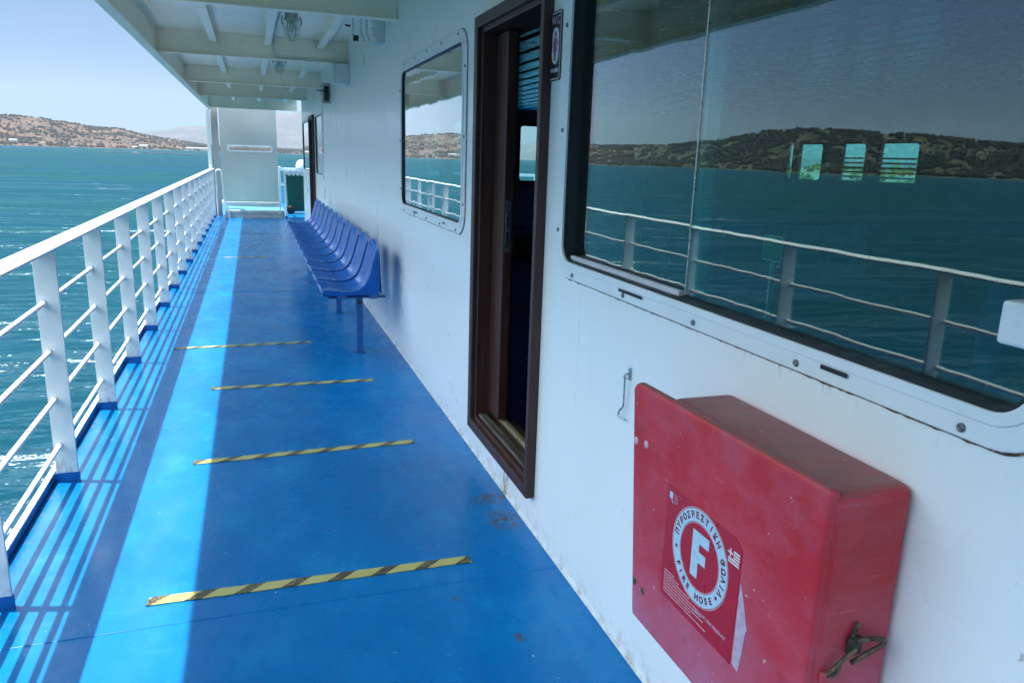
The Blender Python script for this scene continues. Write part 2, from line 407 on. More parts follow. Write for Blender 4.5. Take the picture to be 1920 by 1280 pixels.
def sea_mat():
    k = NT('sea_water'); p = k.pos()
    big = k.noise(k.mapping(p, (1, 1.7, 1)), .012, 4, .55)
    c = k.ramp(big, [(.3, (.003, .046, .080)), (.7, (.004, .054, .056))])
    d = k.n('VectorMath', operation='LENGTH'); k.l(p, d.inputs[0])
    def wv(sc, ang, det, st): return k.noise(k.mapping(p, (1, st, 1), rot=(0, 0, ang)), sc, det, .55, .3)
    h = wv(.60, .35, 4, 2.0)
    for sc, ang, det, st, am in ((.17, -.15, 3, 2.4, 2.6), (.045, .25, 3, 3.0, 7.0), (.012, -.1, 3, 3.5, 20.0)):
        h = k.math('ADD', h, k.math('MULTIPLY', wv(sc, ang, det, st), am))
    nb = k.bump(h, 1.0, .30); k.t.nodes.remove(k.b)
    df = k.n('BsdfDiffuse'); k.l(c, df.inputs[0]); k.l(nb, df.inputs['Normal'])
    gl = k.n('BsdfGlossy'); gl.inputs[0].default_value = (.70, .90, 1, 1); gl.inputs['Roughness'].default_value = .24; k.l(nb, gl.inputs['Normal'])
    fr = k.n('Fresnel'); fr.inputs['IOR'].default_value = 1.33; k.l(nb, fr.inputs['Normal'])
    mx = k.n('MixShader'); mn_ = k.n('Math', operation='MINIMUM'); k.l(k.math('MULTIPLY', fr.outputs[0], .7), mn_.inputs[0]); mn_.inputs[1].default_value = .055; k.l(mn_.outputs[0], mx.inputs[0]); k.l(df.outputs[0], mx.inputs[1]); k.l(gl.outputs[0], mx.inputs[2])
    k.l(mx.outputs[0], k.out.inputs[0]); return k.m
m_sea = sea_mat()

def hill_mat(name, tan, scrub, s1, lowtan, thr=.46):
    k = NT(name); p = k.pos()
    a = k.noise(p, s1, 8, .68)
    c = k.mix(k.ramp(a, [(thr-.05, 0.0), (thr+.06, 1.0)]), tan, scrub)
    b = k.noise(p, s1*.22, 4)
    c = k.mix(k.ramp(b, [(.35, 0.0), (.7, .55)]), c, lowtan)
    k.col(c); k.rough(.95); k.b.inputs['Specular IOR Level'].default_value = .1
    return k.m
m_hill = hill_mat('dry_hill_ground', (.150, .098, .070), (.070, .056, .046), .035, (.19, .105, .055))
m_hilldark = hill_mat('scrub_hill_ground', (.17, .15, .09), (.045, .055, .028), .06, (.11, .10, .055), .44)
m_mount = hill_mat('mountain_ground', (.11, .090, .085), (.055, .056, .056), .0032, (.12, .095, .085))
m_scrub = paint('scrub_leaves', (.042, .038, .024), .9, .45, .05, spec=.1)
m_beach = paint('beach_sand', (.22, .18, .13), .95, .15, .05)
m_bush = paint('bush_leaves', (.10, .12, .03), .9, .45, .2, spec=.1)
m_housewhite = paint('house_plaster', (.42, .41, .39), .8, .06, .2)
m_roof = paint('house_roof_tiles', (.34, .15, .09), .85, .15, .3)
m_float = paint('mussel_float', (.03, .05, .08), .6, .2, 2)

# ================================================================== SETTING
SEA = -5.0
WX = 1.035                      # wall plane
Y0, Y1 = -4.0, 17.2             # house side wall extent
def polar(name, azs, rs, hf, m, kind='structure'):
    mb = MB(); na, nr = len(azs), len(rs)
    for a in azs:
        for j, r in enumerate(rs):
            A = rad(a); R = r(a) if callable(r) else r
            mb.v.append((R*math.sin(A), R*math.cos(A), hf(a, j/(nr-1), R)))
    for i in range(na-1):
        for j in range(nr-1):
            mb.f.append((i*nr+j, i*nr+j+1, (i+1)*nr+j+1, (i+1)*nr+j)); mb.sm.append(True)
    o = mb.build(name, m, recalc=False); tag(o, kind=kind); return o
def lerp(tab, a):
    if a <= tab[0][0]: return tab[0][1]
    for (a0, v0), (a1, v1) in zip(tab, tab[1:]):
        if a <= a1:
            t = (a-a0)/(a1-a0); return v0+(v1-v0)*(t*t*(3-2*t)*.5+t*.5)
    return tab[-1][1]
from mathutils import noise as mn
def nz(x, y, z=0, o=4): return mn.fractal(Vector((x, y, z)), 1.0, 2.0, o)

sea = MB(); N = 96
rr = [0.0, 30, 120, 500, 2000, 8000, 20000]
sea.v = [(0, 0, SEA)]
for r in rr[1:]:
    for k in range(N): sea.v.append((r*math.sin(2*PI*k/N), r*math.cos(2*PI*k/N), SEA))
for k in range(N):
    sea.f.append((0, 1+(k+1) % N, 1+k)); sea.sm.append(False)
    for j in range(len(rr)-2):
        a = 1+j*N; b = a+N; sea.f.append((a+k, a+(k+1) % N, b+(k+1) % N, b+k)); sea.sm.append(False)
tag(sea.build('sea', m_sea), kind='structure')

RIDGE = [(-80, 1.2), (-62, 1.5), (-51, 1.75), (-48, 2.0), (-45, 2.28), (-40.4, 2.55), (-36, 2.36), (-33.2, 1.60), (-29, 1.15), (-24, 1.1), (-20, 1.35),
         (-16.5, 1.6), (-14.5, 1.58), (-12.9, 1.51), (-11.8, 1.44), (-10.6, 1.24), (-9.4, 1.05), (-8.1, 1.07), (-6.7, .70), (-5.1, .53), (-2.8, .20), (-1.2, .14), (1.5, .12), (4, .10), (9, .06)]
def shoreR(a): return lerp([(-80, 1000), (-40, 1100), (-28, 1500), (-15, 2000), (-3, 2300), (3, 2400)], a)*(1+.03*nz(a*.35, 3.1))
def hill_h(a, t, R):
    # t 0..1 from the shore to behind the ridge; the ridge stands at t=.62
    rr_ = shoreR(a)*(1+.45*.62)
    H = math.tan(rad(lerp(RIDGE, a)))*rr_ + 6.5
    prof = lerp([(0, 0), (.05, .035), (.25, .22), (.45, .66), (.62, 1.0), (.8, .9), (1, .55)], t)
    x, y = R*math.sin(rad(a)), R*math.cos(rad(a))
    n = nz(x*.006, y*.006)*.16+nz(x*.02, y*.02, 5)*.05
    damp = min(1, t/.12)
    return SEA-.6 + H*max(0.0, prof*(1+n*damp*(.25 if t > .5 else .9))) + (1.4*damp)
def hill_strip(name, a0, a1, step, m):
    azs = [a0+i*step for i in range(int((a1-a0)/step)+1)]
    rs = [(lambda t: (lambda a: shoreR(a)*(1+.45*t)))(j/27) for j in range(28)]
    return polar(name, azs, rs, hill_h, m)
hill_strip('scrub_hill', -80, -27, .2, m_hilldark)
hill_strip('dry_hill', -27.2, 9, .12, m_hill)

# scrub bushes over the hills: read as one mass
def scrub(name, n, azr, tr, size, m, seed, wfun=None):
    R_ = random.Random(seed); mb = MB()
    t_ = (1+5**.5)/2
    ico = [Vector(v).normalized() for v in [(-1,t_,0),(1,t_,0),(-1,-t_,0),(1,-t_,0),(0,-1,t_),(0,1,t_),(0,-1,-t_),(0,1,-t_),(t_,0,-1),(t_,0,1),(-t_,0,-1),(-t_,0,1)]]
    fc = [(0,11,5),(0,5,1),(0,1,7),(0,7,10),(0,10,11),(1,5,9),(5,11,4),(11,10,2),(10,7,6),(7,1,8),(3,9,4),(3,4,2),(3,2,6),(3,6,8),(3,8,9),(4,9,5),(2,4,11),(6,2,10),(8,6,7),(9,8,1)]
    k = 0; tries = 0
    while k < n and tries < n*8:
        tries += 1
        a = R_.uniform(*azr); t = R_.uniform(*tr)
        if wfun and R_.random() > wfun(a, t): continue
        R = shoreR(a)*(1+.45*t); x, y = R*math.sin(rad(a)), R*math.cos(rad(a)); z = hill_h(a, t, R)
        cl = nz(x*.010, y*.016, 9)+.5*nz(x*.04, y*.04, 2)
        if cl < .0 and R_.random() < .86: continue
        s = R_.uniform(*size)
        mb.add([(x+v.x*s*R_.uniform(.7, 1.3), y+v.y*s*R_.uniform(.7, 1.3), z+s*.35+v.z*s*R_.uniform(.55, 1.0)) for v in ico], fc); k += 1
    o = mb.build(name, m, recalc=False); tag(o, kind='stuff'); return o
scrub('hill_scrub', 7500, (-78, -27), (.03, .66), (1.6, 5.4), m_scrub, 3)
scrub('hill_scrub', 6500, (-27, 8.5), (.02, .66), (1.3, 4.6), m_scrub, 4, lambda a, t: .25 if .12 < t < .30 and a > -13 else (1 if t > .3 else .8))

MR = [(-9, .55), (-6.5, .95), (-5.4, 1.12), (-4.4, 1.40), (-3.6, 1.50), (-2.7, 1.48), (0, 1.9), (2.2, 2.58), (2.8, 2.52), (3.6, 2.8), (6, 3.0), (9, 2.6), (13, 2.0), (17, 1.25), (19, 1.0), (21, 1.55), (23, 1.2), (27, .8), (40, .6), (70, .5)]
def mount_h(a, t, R):
    rr_ = 6500*(1+.5*.7); H = math.tan(rad(lerp(MR, a)))*rr_+6.5
    prof = lerp([(0, 0), (.06, .03), (.3, .20), (.5, .55), (.7, 1), (.85, .9), (1, .6)], t)
    x, y = R*math.sin(rad(a)), R*math.cos(rad(a))
    n = nz(x*.0012, y*.0012)*.22+nz(x*.004, y*.004, 5)*.08
    return SEA-1+H*max(0, prof*(1+n*(.15 if t > .55 else 1)))+2*min(1, t/.05)
polar('mountains', [-9+i*.2 for i in range(396)], [(lambda t: (lambda a: 6500*(1+.5*t)))(j/23) for j in range(24)], mount_h, m_mount)
FR = [(-12, .2), (-8, .45), (-6.2, .85), (-4.5, .95), (-2, 1.0), (4, 1.6)]
def town():
    R_ = random.Random(11); mb = MB()
    for k in range(420):
        a = R_.choice([R_.gauss(2.8, 1.2), R_.uniform(-5, 24)]); t = abs(R_.gauss(0, .10))+.03
        R = 6500*(1+.5*t); x, y = R*math.sin(rad(a)), R*math.cos(rad(a)); z = mount_h(a, t, R)
        s = R_.uniform(4, 9); mb.box((x-s, y-s, z-4), (x+s, y+s, z+R_.uniform(4, 8)))
    tag(mb.build('distant_town', m_housewhite), kind='stuff')
town()
# starboard shore seen through the cabin windows
def lshore_h(a, t, R): return SEA-.5+lerp([(0, 0), (.1, 1.2), (.4, 5.2), (.8, 7.0), (1, 6.0)], t)*(1+.12*nz(R*.01*math.sin(rad(a)), R*.01*math.cos(rad(a))))
polar('low_shore', [24+i*.5 for i in range(130)], [240+20*j for j in range(12)], lshore_h, m_beach)
def shore_bushes():
    R_ = random.Random(5); mb = MB()
    for k in range(900):
        a = R_.uniform(24, 80); t = R_.uniform(.1, 1); R = 240+220*t; x, y = R*math.sin(rad(a)), R*math.cos(rad(a)); z = lshore_h(a, t, R); s = R_.uniform(.7, 2.0)
        for q in range(4):
            c = Vector((x+R_.uniform(-s, s), y+R_.uniform(-s, s), z+R_.uniform(.2, .9)*s)); q_ = s*R_.uniform(.4, .8)
            mb.add([c+Vector((q_, 0, 0)), c+Vector((-q_, 0, 0)), c+Vector((0, q_, 0)), c+Vector((0, -q_, 0)), c+Vector((0, 0, q_)), c+Vector((0, 0, -q_*.6))],
                   [(0,2,4),(2,1,4),(1,3,4),(3,0,4),(2,0,5),(1,2,5),(3,1,5),(0,3,5)])
    tag(mb.build('shore_bushes', m_bush, recalc=False), kind='stuff')
shore_bushes()

# little buildings on the far shore
def house(a, t, wdt, dep, hgt, roof, label, long=False):
    R = shoreR(a)*(1+.45*t); x, y = R*math.sin(rad(a)), R*math.cos(rad(a)); z = hill_h(a, t, R)
    o = empty('shore_house', (x, y, z-1), label, 'house', 'houses along the far shore')
    MB().box((x-wdt/2, y-dep/2, z-2), (x+wdt/2, y+dep/2, z+hgt)).build('wall', m_housewhite, o)
    e = .5
    MB().add([(x-wdt/2-e, y-dep/2-e, z+hgt), (x+wdt/2+e, y-dep/2-e, z+hgt), (x+wdt/2+e, y+dep/2+e, z+hgt), (x-wdt/2-e, y+dep/2+e, z+hgt), (x-wdt/2, y, z+hgt+2), (x+wdt/2, y, z+hgt+2)],
             [(0, 1, 5, 4), (2, 3, 4, 5), (1, 2, 5), (3, 0, 4), (3, 2, 1, 0)]).build('roof', m_roof if roof else m_housewhite, o)
house(-14.0, .10, 16, 10, 6, False, 'white house at the far left end of the opposite shore')
house(-12.45, .05, 10, 8, 5, True, 'small house low on the shore below the dark scrub, red roof')
house(-6.75, .09, 20, 10, 6, False, 'white building up on the orange slope of the far hill')
house(-7.3, .035, 12, 8, 4, False, 'low white house at the waterline under the orange slope')
house(-3.5, .05, 56, 12, 6, False, 'long low white building on the shore nearest the corner pillar')
house(-4.6, .06, 14, 9, 6, True, 'small house with red roof left of the long white building')

# mussel farm floats
def floats():
    R_ = random.Random(2); first = None
    for k in range(30):
        t = k/29; px = -104+t*58; d = 800+70*math.sin(t*5)+R_.uniform(-14, 14)+t*80
        y = d; x = -d*math.tan(rad(9.2-6.0*t))
        if first is None:
            o = MB().lathe([(.02, -.9), (.9, -.8), (1.25, -.2), (1.25, .5), (.8, 1.1), (.02, 1.25)], (0, 0, 0), 10).build('mussel_float', m_float)
            tag(o, 'dark floating buoy in the line of buoys off the far shore', 'buoy', 'mussel farm buoys'); first = o
        else: o = dup(first)
        o.location = (x, y, SEA); o.scale = (1, 1, 1)*1 if False else (R_.uniform(.9, 1.5), R_.uniform(.8, 1.2), R_.uniform(.6, 1.0))
    b = empty('small_boat', (-101, 795, SEA), 'tiny white work boat beside the line of buoys', 'boat')
    hull = MB().prism([(-3, 0), (-2.6, -.8), (2.4, -.8), (3.6, .25), (3.4, .5), (-3, .5)], lambda u, v: (-101+u, 794.0, SEA+.6+v), lambda u, v: (-101+u, 796.0, SEA+.6+v)).build('hull', m_housewhite, b)
    MB().box((-102.2, 794.4, SEA+1.1), (-100.6, 795.6, SEA+2.3)).build('wheelhouse', m_housewhite, b)
floats()

# ================================================================== SHIP: deck and hull
dk = MB().box((-.915, Y0, -.04), (WX+.0, 18.48, 0)); dk.box((WX, 17.26, -.04), (10.2, 18.48, 0)); dk.box((.66, 18.48, -.04), (10.2, 24, 0)); dk.box((-.915, 18.48, -.04), (.66, 24, 0))
deck = dk.build('deck', m_deck); tag(deck, kind='structure')
sm = MB()
for yy in (2.403, 8.655, 14.9, -3.4): sm.tube([(-.9, yy, -.0015), (.1, yy+.004, -.001), (1.03, yy+.002, -.0015)], .0042, 8)
place(sm.build('deck_seam', m_deck), deck)
# low blue toe strip where the wall meets the deck
hull = empty('ship_hull', (0, 8, SEA), 'white ship side below the blue deck edge', 'ship hull')
MB().box((-.935, Y0, SEA-1), (10.3, 26, -.045)).build('side_plating', m_white, hull)
lp = MB().box((-.934, Y0, -.04), (-.918, 19.3, .042)).build('deck_edge_lip', m_bluefoot, hull)
MB().box((-.938, Y0, .0425), (-.914, 19.3, .050)).build('lip_cap', m_rail, lp)

# ------------------------------------------------------------------ railing
rail = empty('railing', (-.86, 3.7, 0), 'long white railing of flat posts and four round rods along the deck edge', 'railing')
MB().box((-.917, Y0, 1.056), (-.815, 19.0, 1.069)).build('top_rail', m_rail, rail, bevel=.004)
for z in (.829, .611, .394, .178): MB().tube([(-.880, Y0, z), (-.880, 8, z), (-.880, 19.0, z)], .0115, 10).build('rod', m_rail, rail)
py0 = 3.70-1.0555*7
pm_ = MB().box((-.906, py0-.006, .043), (-.816, py0+.006, 1.056))
for z in (.829, .611, .394, .178): pm_.lathe([(.0118, -.014), (.0165, -.0075), (.017, .0), (.0165, .0075), (.0118, .014)], (-.880, py0, z), 10, 'y')
post = pm_.build('post', m_rail, None, bevel=.002, loc=(-.86, py0, 0)); place(post, rail)
ft = MB().box((-.909, py0-.009, -.002), (-.813, py0+.009, .046)).build('painted_foot', m_bluefoot, None, loc=(-.86, py0, 0)); ft.parent = post; ft.location = (0, 0, 0)
for i in range(1, 22):
    dup(post, delta=(0, 1.0555*i, 0))
# ------------------------------------------------------------------ canopy
can = empty('canopy', (.1, 8, 2.6), 'white steel canopy roof with cross beams over the walkway', 'canopy')
CE = 18.8
MB().box((-.868, Y0, 2.66), (WX, CE, 2.675)).build('roof_plate', m_canopy, can)
fa = MB().box((-.872, Y0, 2.378), (-.862, CE+.3, 2.70)); fa.box((-.880, Y0, 2.366), (-.80, CE+.3, 2.377)); fa.build('edge_girder', m_canopy, can, bevel=.002)
BY = [-3.6, -.5, 2.6, 5.8, 8.86, 12.35, 15.4]
for y in BY:
    b = MB().box((-.861, y-.005, 2.442), (WX, y+.005, 2.66)); b.box((-.861, y-.04, 2.43), (WX, y+.04, 2.4415)); b.build('cross_beam', m_canopy, can, bevel=.002)
b = MB().box((-.861, CE-.01, 2.40), (WX, CE, 2.66)); b.box((-.861, CE-.06, 2.39), (WX, CE+.02, 2.3995)); b.build('end_beam', m_canopy, can, bevel=.002)
ends = [Y0]+BY+[CE]
for a, b_ in zip(ends, ends[1:]):
    for x in (-.32, .21, .74):
        q = MB().box((x-.005, a+.012, 2.578), (x+.005, b_-.012, 2.66)); q.box((x-.035, a+.012, 2.566), (x+.035, b_-.012, 2.577)); q.build('stiffener', m_canopy, can, bevel=.0015)
for x in (-.45, 0, .45): MB().box((x-.004, CE-.07, 2.405), (x+.004, CE-.012, 2.655)).build('end_bracket', m_canopy, can)
for a, b_ in zip(ends[3:], ends[4:]):
    MB().box((-.861, (a+b_)/2-.35, 2.60), (-.70, (a+b_)/2-.34, 2.66)).build('end_bracket', m_canopy, can)

# corner pillar at the far end of the railing
pl = empty('corner_pillar', (-.86, 19.1, 0), 'white corner pillar joining the railing end to the canopy', 'pillar')
MB().box((-.935, 19.0, 0), (-.865, 19.25, 2.366)).build('post', m_white, pl, bevel=.004)
MB().box((-.85, 19.26, 0), (-.70, 19.29, 3.3)).build('web_plate', m_panel, pl, bevel=.002)
MB().box((-.78, 19.05, 2.05), (-.72, 19.2, 2.2)).build('hinge_block', m_lampmetal, pl, bevel=.004)

# end panel with slot, raised platform, hand rails
ep = empty('steel_screen', (-.1, 20.3, .25), 'tall grey steel screen with a long rounded slot closing the end of the deck', 'screen')
yA, yB = 20.0, 20.03
X0, X1, Z0, Z1 = -.70, .60, .26, 3.6
sx0, sx1, sz0, sz1 = -.52, .47, 1.48, 1.585
pm = MB()
pm.box((X0, yA, Z0), (X1, yB, sz0-.02)); pm.box((X0, yA, sz1+.02), (X1, yB, Z1)); pm.box((X0, yA, sz0-.02), (sx0-.02, yB, sz1+.02)); pm.box((sx1+.02, yA, sz0-.02), (X1, yB, sz1+.02))
pm.build('plate', m_panel, ep)
o_ = rrect(sx0-.03, sx1+.03, sz0-.03, sz1+.03, .08); i_ = rrect(sx0, sx1, sz0, sz1, .05)
MB().ring(o_, i_, lambda a, b: (a, yA-.012, b), lambda a, b: (a, yB+.07, b)).build('slot_rim', m_white, ep)
stp = empty('end_step', (0, 18.6, 0), 'low grey step with a bright blue top below the grey end panel', 'step')
MB().box((-.60, 18.5, 0), (.64, 18.53, .10)).build('riser', m_sill, stp, bevel=.003)
MB().box((-.62, 18.47, .101), (.66, 18.62, .165)).build('nosing', m_sill, stp, bevel=.006)
MB().box((-.62, 18.621, .0), (.66, 19.98, .158)).build('tread', m_turq, stp)
MB().box((-.66, 20.08, .06), (.62, 20.2, .25)).build('back_kerb', m_white, stp)
MB().box((.12, 20.06, .06), (.20, 20.078, .25)).build('kerb_bracket', m_white, stp)
def arc(pts, r=.06, n=5):
    P = [Vector(p) for p in pts]; out = [P[0]]
    for a, b, c in zip(P, P[1:], P[2:]):
        d0 = (a-b).normalized(); d1 = (c-b).normalized(); q = min(r, (a-b).length*.45, (c-b).length*.45)
        for k in range(n+1):
            t = k/n; out.append((b+d0*q)*(1-t)**2+b*2*t*(1-t)+(b+d1*q)*t*t)
    out.append(P[-1]); return out
h1 = empty('hand_rail', (-.6, 18.5, 0), 'bent white tube handrail on the left side of the end step', 'handrail')
MB().tube(arc([(-.77, 18.5, 0), (-.77, 18.5, 1.05), (-.655, 18.5, 1.05), (-.63, 18.5, .42), (-.53, 18.45, .14), (-.53, 18.45, 0)]), .019, 10).build('tube', m_rail, h1)
MB().box((-.79, 18.47, .0), (-.75, 18.53, .012)).build('foot_plate', m_rail, h1)
h2 = empty('hand_rail', (.6, 18.4, 0), 'white tube handrail with a stepped end on the right side of the end step', 'handrail')
MB().tube(arc([(.70, 18.4, 0), (.70, 18.5, 1.09), (.62, 18.7, 1.13), (.60, 19.3, 1.13), (.60, 19.3, .16)]), .019, 10).build('tube', m_rail, h2)
MB().tube(arc([(.69, 18.45, .80), (.575, 18.45, .77), (.565, 18.45, .10)]), .016, 10).build('side_tube', m_rail, h2)
MB().box((.675, 18.37, 0), (.725, 18.43, .05)).build('painted_foot', m_bluefoot, h2)

# bow rail beyond, with a white dome
br = empty('bow_rail', (1, 24, 0), 'white rail across the bow deck beyond the green bin', 'railing')
MB().box((.1, 23.96, .94), (9.9, 24.04, 1.02)).build('top_rail', m_rail, br, bevel=.01)
MB().box((.1, 23.97, .50), (9.9, 24.03, .56)).build('mid_rail', m_rail, br, bevel=.01)
for k in range(9): MB().box((.75+k*1.15-.03, 23.97, 0), (.75+k*1.15+.03, 24.03, .94)).build('post', m_rail, br)
MB().box((.1, 24.1, -.3), (9.9, 24.16, .42)).build('turquoise_panel', m_turq, br)
dm = MB().lathe([(.17, 0), (.17, .08), (.15, .16), (.1, .22), (.04, .245), (.001, .25)], (1.40, 24.0, 1.02), 20).build('white_dome', m_white)
tag(dm, 'white domed cap standing on the bow rail behind the green bin', 'dome')

# wheelie bin
bn = empty('wheelie_bin', (.98, 20.1, 0), 'dark green wheeled rubbish bin with white bag edge beyond the chairs', 'bin')
def taper(x0, x1, y0, y1, z0, z1, d):
    return MB().add([(x0+d, y0+d, z0), (x1-d, y0+d, z0), (x1-d, y1-d, z0), (x0+d, y1-d, z0), (x0, y0, z1), (x1, y0, z1), (x1, y1, z1), (x0, y1, z1)],
                    [(3,2,1,0),(4,5,6,7),(0,1,5,4),(1,2,6,5),(2,3,7,6),(3,0,4,7)])
taper(.77, 1.24, 19.75, 20.3, .06, .96, .03).build('body', m_bin, bn, bevel=.02)
MB().box((.755, 19.73, .962), (1.255, 20.34, 1.0)).build('rim', m_bin, bn, bevel=.012)
bag = MB()
for k in range(15):
    x = .77+k*.034; bag.box((x, 19.715-.004*(k % 3), .955-.02*((k*7) % 3)), (x+.035, 19.729, 1.035+.012*((k*5) % 4)))
bag.build('bag_edge', m_plastic, bn, bevel=.006)
for y in (19.715, 20.345): MB().lathe([(.001, -.025), (.085, -.025), (.10, -.015), (.10, .015), (.085, .025), (.03, .026), (.001, .03)], (.865, y, .10), 24, 'y').build('wheel', m_black, bn)

# ================================================================== CABIN WALL with windows and doors
WT = .06
Zb, Zt = 1.10, 2.125
wins = [(-2.0, -.1), (.67, 2.555), (3.845, 5.672), (12.15, 13.62), (14.95, 16.95)]
doors = [(2.690, 3.605, .152, 2.121), (13.84, 14.78, .125, 2.12)]
wall = MB()
holes = [(a+.045, b-.045, Zb+.04, Zt-.04) for a, b in wins] + [(a+.018, b-.02, c+.02, d-.02) for a, b, c, d in doors]
holes.sort(); y = Y0; ZTOP = 2.66
for (a, b, c, d) in holes:
    wall.box((WX, y, 0), (WX+WT, a, ZTOP)); wall.box((WX, a, 0), (WX+WT, b, c)); wall.box((WX, a, d), (WX+WT, b, ZTOP)); y = b
wall.box((WX, y, 0), (WX+WT, Y1, ZTOP))
cw = wall.build('cabin_wall', m_wall); tag(cw, 'long white painted cabin wall with windows and brown door frames beside the walkway', 'wall')
# welded vertical seam lines
ws = MB()
for yy in (2.33, 6.35, 9.4, 11.9): ws.tube([(WX+.0015, yy, .02), (WX+.0015, yy-.002, 1.09 if yy < 3 else 2.65)], .0028, 6)
ws.build('weld_seam', m_wall, cw)
tz = MB().box((WX-.006, Y0, .001), (WX-.001, 2.4, .014)); tz.box((WX-.006, 2.4, .001), (WX-.001, Y1, .012)); tz.build('base_bead', m_wall, cw, bevel=.002)

rust_tr = NT('rusty_sealant'); _p = rust_tr.pos()
rust_tr.col(rust_tr.ramp(rust_tr.noise(_p, 60, 5, .7), [(.32, (.025, .016, .012)), (.52, (.13, .06, .028)), (.66, (.5, .42, .34))])); rust_tr.rough(.8)
m_seal = rust_tr.m
def rust_stain_mat():
    k = NT('rust_runs'); p = k.pos()
    c = k.noise(k.mapping(p, (1, 1, .12)), 75, 4, .7)
    a = k.n('BsdfTransparent'); mx = k.n('MixShader')
    fade = k.ramp(k.math('SUBTRACT', Zb, k.sep(p)[2]), [(.0, 1.0), (.035, 0.0)])
    k.l(k.math('MULTIPLY', k.ramp(c, [(.6, 0.0), (.78, .4)]), fade), mx.inputs[0]); k.col((.33, .17, .08)); k.rough(.6)
    k.l(a.outputs[0], mx.inputs[1]); k.l(k.b.outputs[0], mx.inputs[2]); k.l(mx.outputs[0], k.out.inputs[0]); return k.m
m_runs = rust_stain_mat()

def screw(p):
    return MB().lathe([(.0075, 0), (.0075, -.003), (.0055, -.005), (.003, -.0052), (.003, -.002), (.0005, -.002)], p, 12, 'x')
def window(y0, y1, R=.12, detail=True, sliding=False, label=None):
    fo = rrect(y0, y1, Zb, Zt, R); fi = rrect(y0+.062, y1-.062, Zb+.057, Zt-.062, R-.055)
    wn = MB().ring(fo, fi, lambda a, b: (WX-.009, a, b), lambda a, b: (WX-.001, a, b)).build('window', m_white, cw, bevel=.003)
    if label: wn['label'] = label
    # raised inner lip of the frame
    l0 = rrect(y0+.040, y1-.040, Zb+.037, Zt-.040, R-.035); 
    MB().ring(l0, fi, lambda a, b: (WX-.0125, a, b), lambda a, b: (WX-.0095, a, b)).build('frame_lip', m_white, wn, bevel=.001)
    # deep black channel
    c0 = rrect(y0+.058, y1-.058, Zb+.053, Zt-.058, R-.051); c1 = rrect(y0+.070, y1-.070, Zb+.064, Zt-.070, R-.062)
    MB().ring(c0, c1, lambda a, b: (WX-.006, a, b), lambda a, b: (WX+(.062 if sliding else .022), a, b)).build('rubber_channel', m_dark, wn)
    gi = rrect(y0+.066, y1-.066, Zb+.061, Zt-.066, R-.058)
    def pane(a0, a1, x, m):
        poly = [(min(max(a, a0), a1), b) for a, b in gi]
        q = []
        for pt in poly:
            if not q or (abs(q[-1][0]-pt[0])+abs(q[-1][1]-pt[1])) > 1e-5: q.append(pt)
        return MB().prism(q, lambda a, b: (x, a, b), lambda a, b: (x+.006, a, b)).build('pane', m, wn)
    if sliding:
        mid = sliding
        pane(y0, mid+.03, WX+.018, m_glass); pane(mid-.032, y1, WX+.032, m_glass)
        MB().box((WX-.022, .728, 1.262), (WX+.0175, .797, 1.326)).build('pane_handle', m_white, wn, bevel=.006)
        MB().box((WX+.017, mid+.0305, Zb+.07), (WX+.025, mid+.036, Zt-.07)).build('pane_edge', m_steel, wn)
        MB().box((WX+.008, mid+.05, Zb+.060), (WX+.028, y1-.10, Zb+.078)).build('sliding_track', m_track, wn, bevel=.003)
    else: pane(y0, y1, WX+.004, m_glass)
    if detail:
        # thin dark sealant line around the flange, ragged along the bottom edge
        R_ = random.Random(int(y0*100)); s0 = []; s1 = []
        for (a, b) in rrect(y0-.002, y1+.002, Zb-.002, Zt+.002, R+.002, 14): s0.append((a, b))
        outl = []
        n = len(s0)
        for i in range(n):
            p0 = Vector(s0[i]).to_3d(); p1 = Vector(s0[(i+1) % n]).to_3d(); m = max(1, int((p1-p0).length/.012))
            for j in range(m): q = p0.lerp(p1, j/m); outl.append((q.x, q.y))
        cy, cz = (y0+y1)/2, (Zb+Zt)/2; N_ = len(outl)
        oo, ii = [], []
        for i, (a, b) in enumerate(outl):
            a_, b_ = outl[(i+1) % N_]; t = Vector((a_-a, b_-b)); t = t.normalized() if t.length > 0 else Vector((1, 0)); nrm_ = Vector((t.y, -t.x))
            if nrm_.dot(Vector((a-cy, b-cz))) < 0: nrm_ = -nrm_
            low = b < Zb+.10
            wd = (.0012+ (.0042*max(0, R_.gauss(.08, .30)) if low else .0006*R_.random()))
            oo.append((a+nrm_.x*wd, b+nrm_.y*wd)); ii.append((a-nrm_.x*.002, b-nrm_.y*.002))
        MB().ring(oo, ii, lambda a, b: (WX-.0028, a, b), lambda a, b: (WX-.0004, a, b)).build('sealant', m_seal, wn)
        MB().box((WX-.0013, y0+.05, Zb-.04), (WX-.0007, y1-.05, Zb-.004)).build('rust_runs', m_runs, wn)
        n = 4
        first = None
        pts = []
        for k in range(n+1): pts += [(y0+.165+(y1-y0-.33)*k/n, Zb+.017), (y0+.165+(y1-y0-.33)*k/n, Zt-.018)]
        for k in range(3): pts += [(y0+.018, Zb+.16+k*.34), (y1-.018, Zb+.16+k*.34)]
        for (a, b) in pts:
            if first is None: first = screw((WX-.009, a, b)).build('screw', m_screw, None, loc=(WX-.009, a, b)); place(first, wn); base = (a, b)
            else: dup(first, delta=(0, a-base[0], b-base[1]))
        for k in ((.28, .40), (.745, .825)):
            MB().box((WX-.0135, y1-(y1-y0)*k[1]+.08, Zb+.0255), (WX-.0128, y1-(y1-y0)*k[0]+.0, Zb+.0345)).build('drain_slot', m_dark, wn)
    return wn
window(*wins[0], detail=False)
window(*wins[1], sliding=1.673, label='large sliding window mirroring the sea and the railing')
window(*wins[2], label='window between the chairs and the open doorway')
